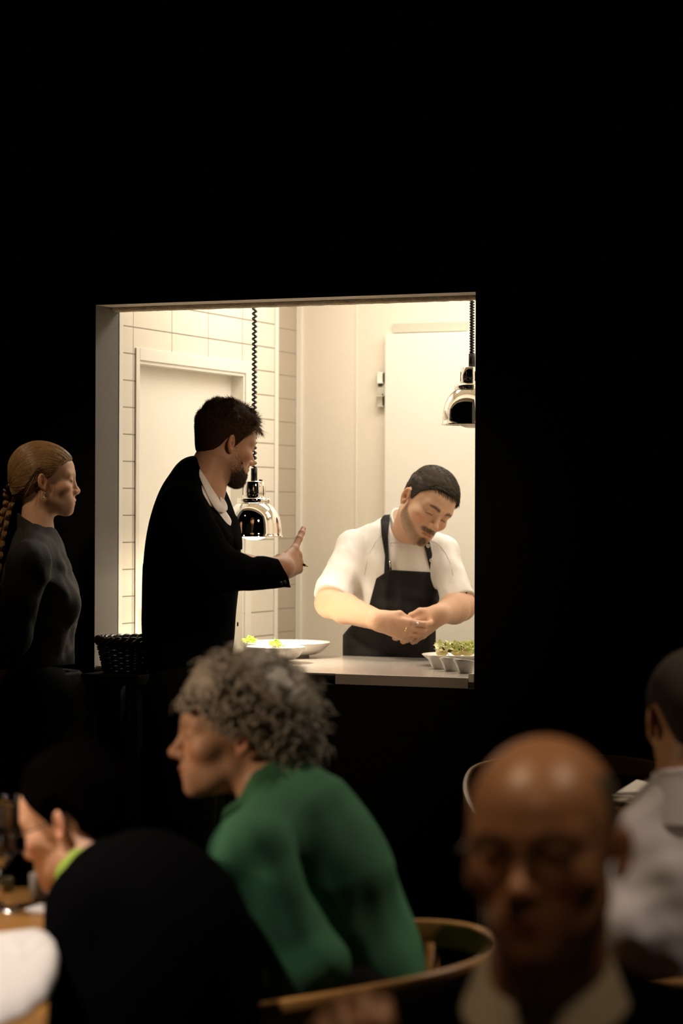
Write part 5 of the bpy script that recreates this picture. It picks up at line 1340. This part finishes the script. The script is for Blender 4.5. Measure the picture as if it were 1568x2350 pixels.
# ---- man in the pale shirt at the right edge, seen from behind
def make_shirtman():
    Y = 4.25
    root = person(P(1590, 2250, Y)*V3(1, 1, 0), 'man in pale shirt seen from behind at the right edge')
    b = np.array(root.location)
    hd = Head(P(1594, 1660, Y), frame(97, 6, 0), dict(w=1.02), 1.0)
    nb = P(1590, 1795, Y-.02); skin = V3(.40, .20, .10)
    s0, e0, w0 = P(1514, 1932, Y), P(1422, 2130, Y-.06), P(1440, 2210, Y+.22)
    s1, e1, w1 = P(1710, 1900, Y-.02), P(1760, 2130, Y), P(1700, 2200, Y+.24)
    def body(p):
        d = smin(hd.sdf(p), hd.neck(p, nb, .058, .062), .022)
        d = smin(d, ell(p, P(1590, 2050, Y), (.14, .09, .2)), .05)
        for s, e, w in ((s0, e0, w0), (s1, e1, w1)): d = smin(d, chain(p, [s, e, w], (.046, .042, .030), .015), .02)
        for w, sd, t in ((w0, 'L', (.6, 0, .8)), (w1, 'R', (-.6, 0, .8))): d = smin(d, hand_sdf(p, w, (.1 if sd == 'L' else -.1, .9, -.1), t, sd, [(30, 40, 20)]*4, [(.04, .03, -.015), (.065, .03, -.03), (.085, .022, -.04)], 1.0), .014)
        return d
    sdf_part(root, 'body', body, [hd.out((.1, .12, .13)), hd.out((-.1, -.12, 0)), s0, e0, w0, s1, e1, w1, P(1590, 2300, Y), P(1500, 2250, Y+.42), P(1650, 2250, Y+.44)], .07, .004, M_SKIN, lambda p: hd.paint(p, skin))
    M_PS = mat('pale_grey_shirt_cloth', (.50, .47, .47), .8)
    def shirt(p):
        d = ell(p, P(1588, 2080, Y), (.165, .115, .25))
        d = smin(d, cap(p, P(1574, 1862, Y-.01), s0, .056, .060), .05); d = smin(d, cap(p, P(1612, 1845, Y-.01), s1, .060, .064), .06)
        d = smin(d, chain(p, [s0, e0, w0-(w0-e0)*.15], (.061, .060, .042), .02), .025); d = smin(d, chain(p, [s1, e1, w1-(w1-e1)*.15], (.066, .060, .042), .02), .025)
        d = d + nf(p, .0065, 50, 12)
        d = smax(d, -cap(p, hd.out((0, -.02, -.05)), nb, .062, .066), .006)
        return smax(d, -plane(p, (0, 0, .58), (0, 0, 1)), .006)
    st = sdf_part(root, 'shirt', shirt, [P(1420, 1800, Y), P(1760, 1800, Y), P(1590, 2350, Y), e0, e1, w0, w1], .10, .005, M_PS)
    ca, cb = nb-V3(0, 0, .07), nb+V3(0, .002, .012)
    sdf_part(st, 'collar', lambda p: tube_ring(p, ca, cb, .080, .004, (ca, V3(0, 0, -1)), (cb+V3(0, 0, .004), V3(0, .25, 1)), .067), [ca, cb], .12, .0045, M_PS)
    def tk(q): return .006 + 0*q[:, 0]
    sdf_part(root, 'hair', lambda p: hd.cap_sdf(p, tk), [hd.out((0, 0, .06)), hd.out((0, 0, 0))], .13, .004, M_CAP_DARK)
    hl, hr = V3(b[0]-.09, b[1]+.0, .52), V3(b[0]+.09, b[1]+.0, .52)
    legs(root, hl, hr, hl+V3(0, .42, 0), hr+V3(0, .42, 0), (hl+V3(0, .42, 0))*V3(1, 1, 0)+V3(0, 0, .1), (hr+V3(0, .42, 0))*V3(1, 1, 0)+V3(0, 0, .1), (0, 1, 0))
    chair('armchair', (b[0], b[1]), -math.pi/2, .9, 'armchair under the man in the pale shirt, cut off at the right edge')['group'] = GC
make_shirtman()

# ---- dark haired guest at the lower left
def make_guest():
    Y = 4.05
    root = person(P(330, 2400, 3.95)*V3(1, 1, 0), 'dark haired guest with glasses, black jacket and lime collar at lower left')
    b = np.array(root.location)
    hd = Head(P(178, 1892, Y+.02), frame(155, 20, 0), dict(fem=.5, w=.97, nose=1.0, brow=.6), .95)
    nb = P(222, 2003, 4.02); skin = V3(.66, .38, .25)
    s0, e0, w0 = P(208, 2085, 3.88), P(205, 2400, 3.84), P(120, 2480, 4.0)
    s1, e1, w1 = P(300, 2070, 4.20), P(200, 2330, 4.34), P(60, 2360, 4.30)
    def body(p):
        d = smin(hd.sdf(p), hd.neck(p, nb, .050, .056), .022)
        d = smin(d, ell(p, P(310, 2250, 3.98), (.11, .13, .2)), .05)
        for s, e, w in ((s0, e0, w0), (s1, e1, w1)): d = smin(d, chain(p, [s, e, w], (.042, .038, .026), .015), .02)
        for w, sd in ((w0, 'L'), (w1, 'R')): d = smin(d, hand_sdf(p, w, (-.9, .2, -.1), (0, .2, .9), sd, [(25, 35, 20)]*4, [(.04, .03, -.015), (.065, .03, -.03), (.085, .022, -.04)], .92), .014)
        return d
    sdf_part(root, 'body', body, [hd.out((.1, .12, .13)), hd.out((-.1, -.12, 0)), s0, e0, w0, s1, e1, w1, P(310, 2500, 4.0), P(-20, 2540, 4.05), P(-60, 2400, 4.3)], .07, .004, M_SKIN, lambda p: hd.paint(p, skin))
    def jacket(p):
        d = smin(ell(p, P(320, 2290, 3.96), (.15, .18, .26)), ell(p, P(352, 2330, 3.94), (.185, .17, .30)), .04)
        d = smin(d, cap(p, P(245, 2035, 4.02), s0, .060, .064), .06); d = smin(d, cap(p, P(250, 2035, 4.04), s1, .060, .064), .06)
        d = smin(d, chain(p, [s0, e0, w0-(w0-e0)*.1], (.066, .058, .042), .02), .03); d = smin(d, chain(p, [s1, e1, w1-(w1-e1)*.1], (.064, .056, .042), .02), .03)
        d = d + nf(p, .004, 20, 2)
        d = smax(d, -cap(p, hd.out((0, -.02, -.05)), nb, .058, .062), .006)
        return smax(d, -plane(p, (0, 0, .50), (0, 0, 1)), .006)
    sdf_part(root, 'jacket', jacket, [P(150, 2000, 4.0), P(480, 2000, 4.0), P(320, 2550, 3.96), e0, e1, w0, w1], .12, .006, M_SUIT)
    ca, cb = nb-V3(0, 0, .03), hd.out((0, -.024, -.066)); axn = unit(cb-ca)
    sdf_part(root, 'scarf', lambda p: tube_ring(p, ca, cb, .068, .006, (ca, -axn), (ca+axn*.050, axn), .060), [ca, cb], .11, .0045, M_LIME)
    kn = [(0, .084), (.5, .080), (.8, .064), (1.0, .040), (1.2, .014), (1.36, -.010), (1.5, .024), (1.75, .026), (2.0, .0), (2.3, -.045), (2.7, -.070), (3.15, -.075)]
    def tk(q): return .020 + .004*waves(q, 70, 2) - .25*np.clip(q[:, 1]-.03, 0, .06)
    sdf_part(root, 'hair', lambda p: hd.cap_sdf(p, tk, kn), [hd.out((0, 0, .06)), hd.out((0, 0, 0))], .15, .004, M_HAIR_BLACK)
    g = MB()
    for sx in (-1, 1):
        g.tube([hd.out((sx*.034+.025*math.cos(a), .107-.005*abs(math.cos(a)), .006+.021*math.sin(a)))-b for a in np.linspace(0, 6.283, 25)[:-1]], .0017, 6, closed=True)
        g.tube([hd.out((sx*.059, .100, .012))-b, hd.out((sx*.080, .07, .012))-b, hd.out((sx*.086, .0, .012))-b], .0016, 6)
    g.tube([hd.out((-.010, .106, .010))-b, hd.out((0, .110, .012))-b, hd.out((.010, .106, .010))-b], .0016, 6); g.build('glasses', M_FRAME, root)
    hl, hr = V3(b[0]+.0, b[1]-.09, .50), V3(b[0]+.0, b[1]+.09, .50)
    legs(root, hl, hr, hl+V3(-.40, 0.05, 0), hr+V3(-.40, .05, 0), (hl+V3(-.40, .05, 0))*V3(1, 1, 0)+V3(0, 0, .1), (hr+V3(-.40, .05, 0))*V3(1, 1, 0)+V3(0, 0, .1), (-1, .1, 0))
make_guest()
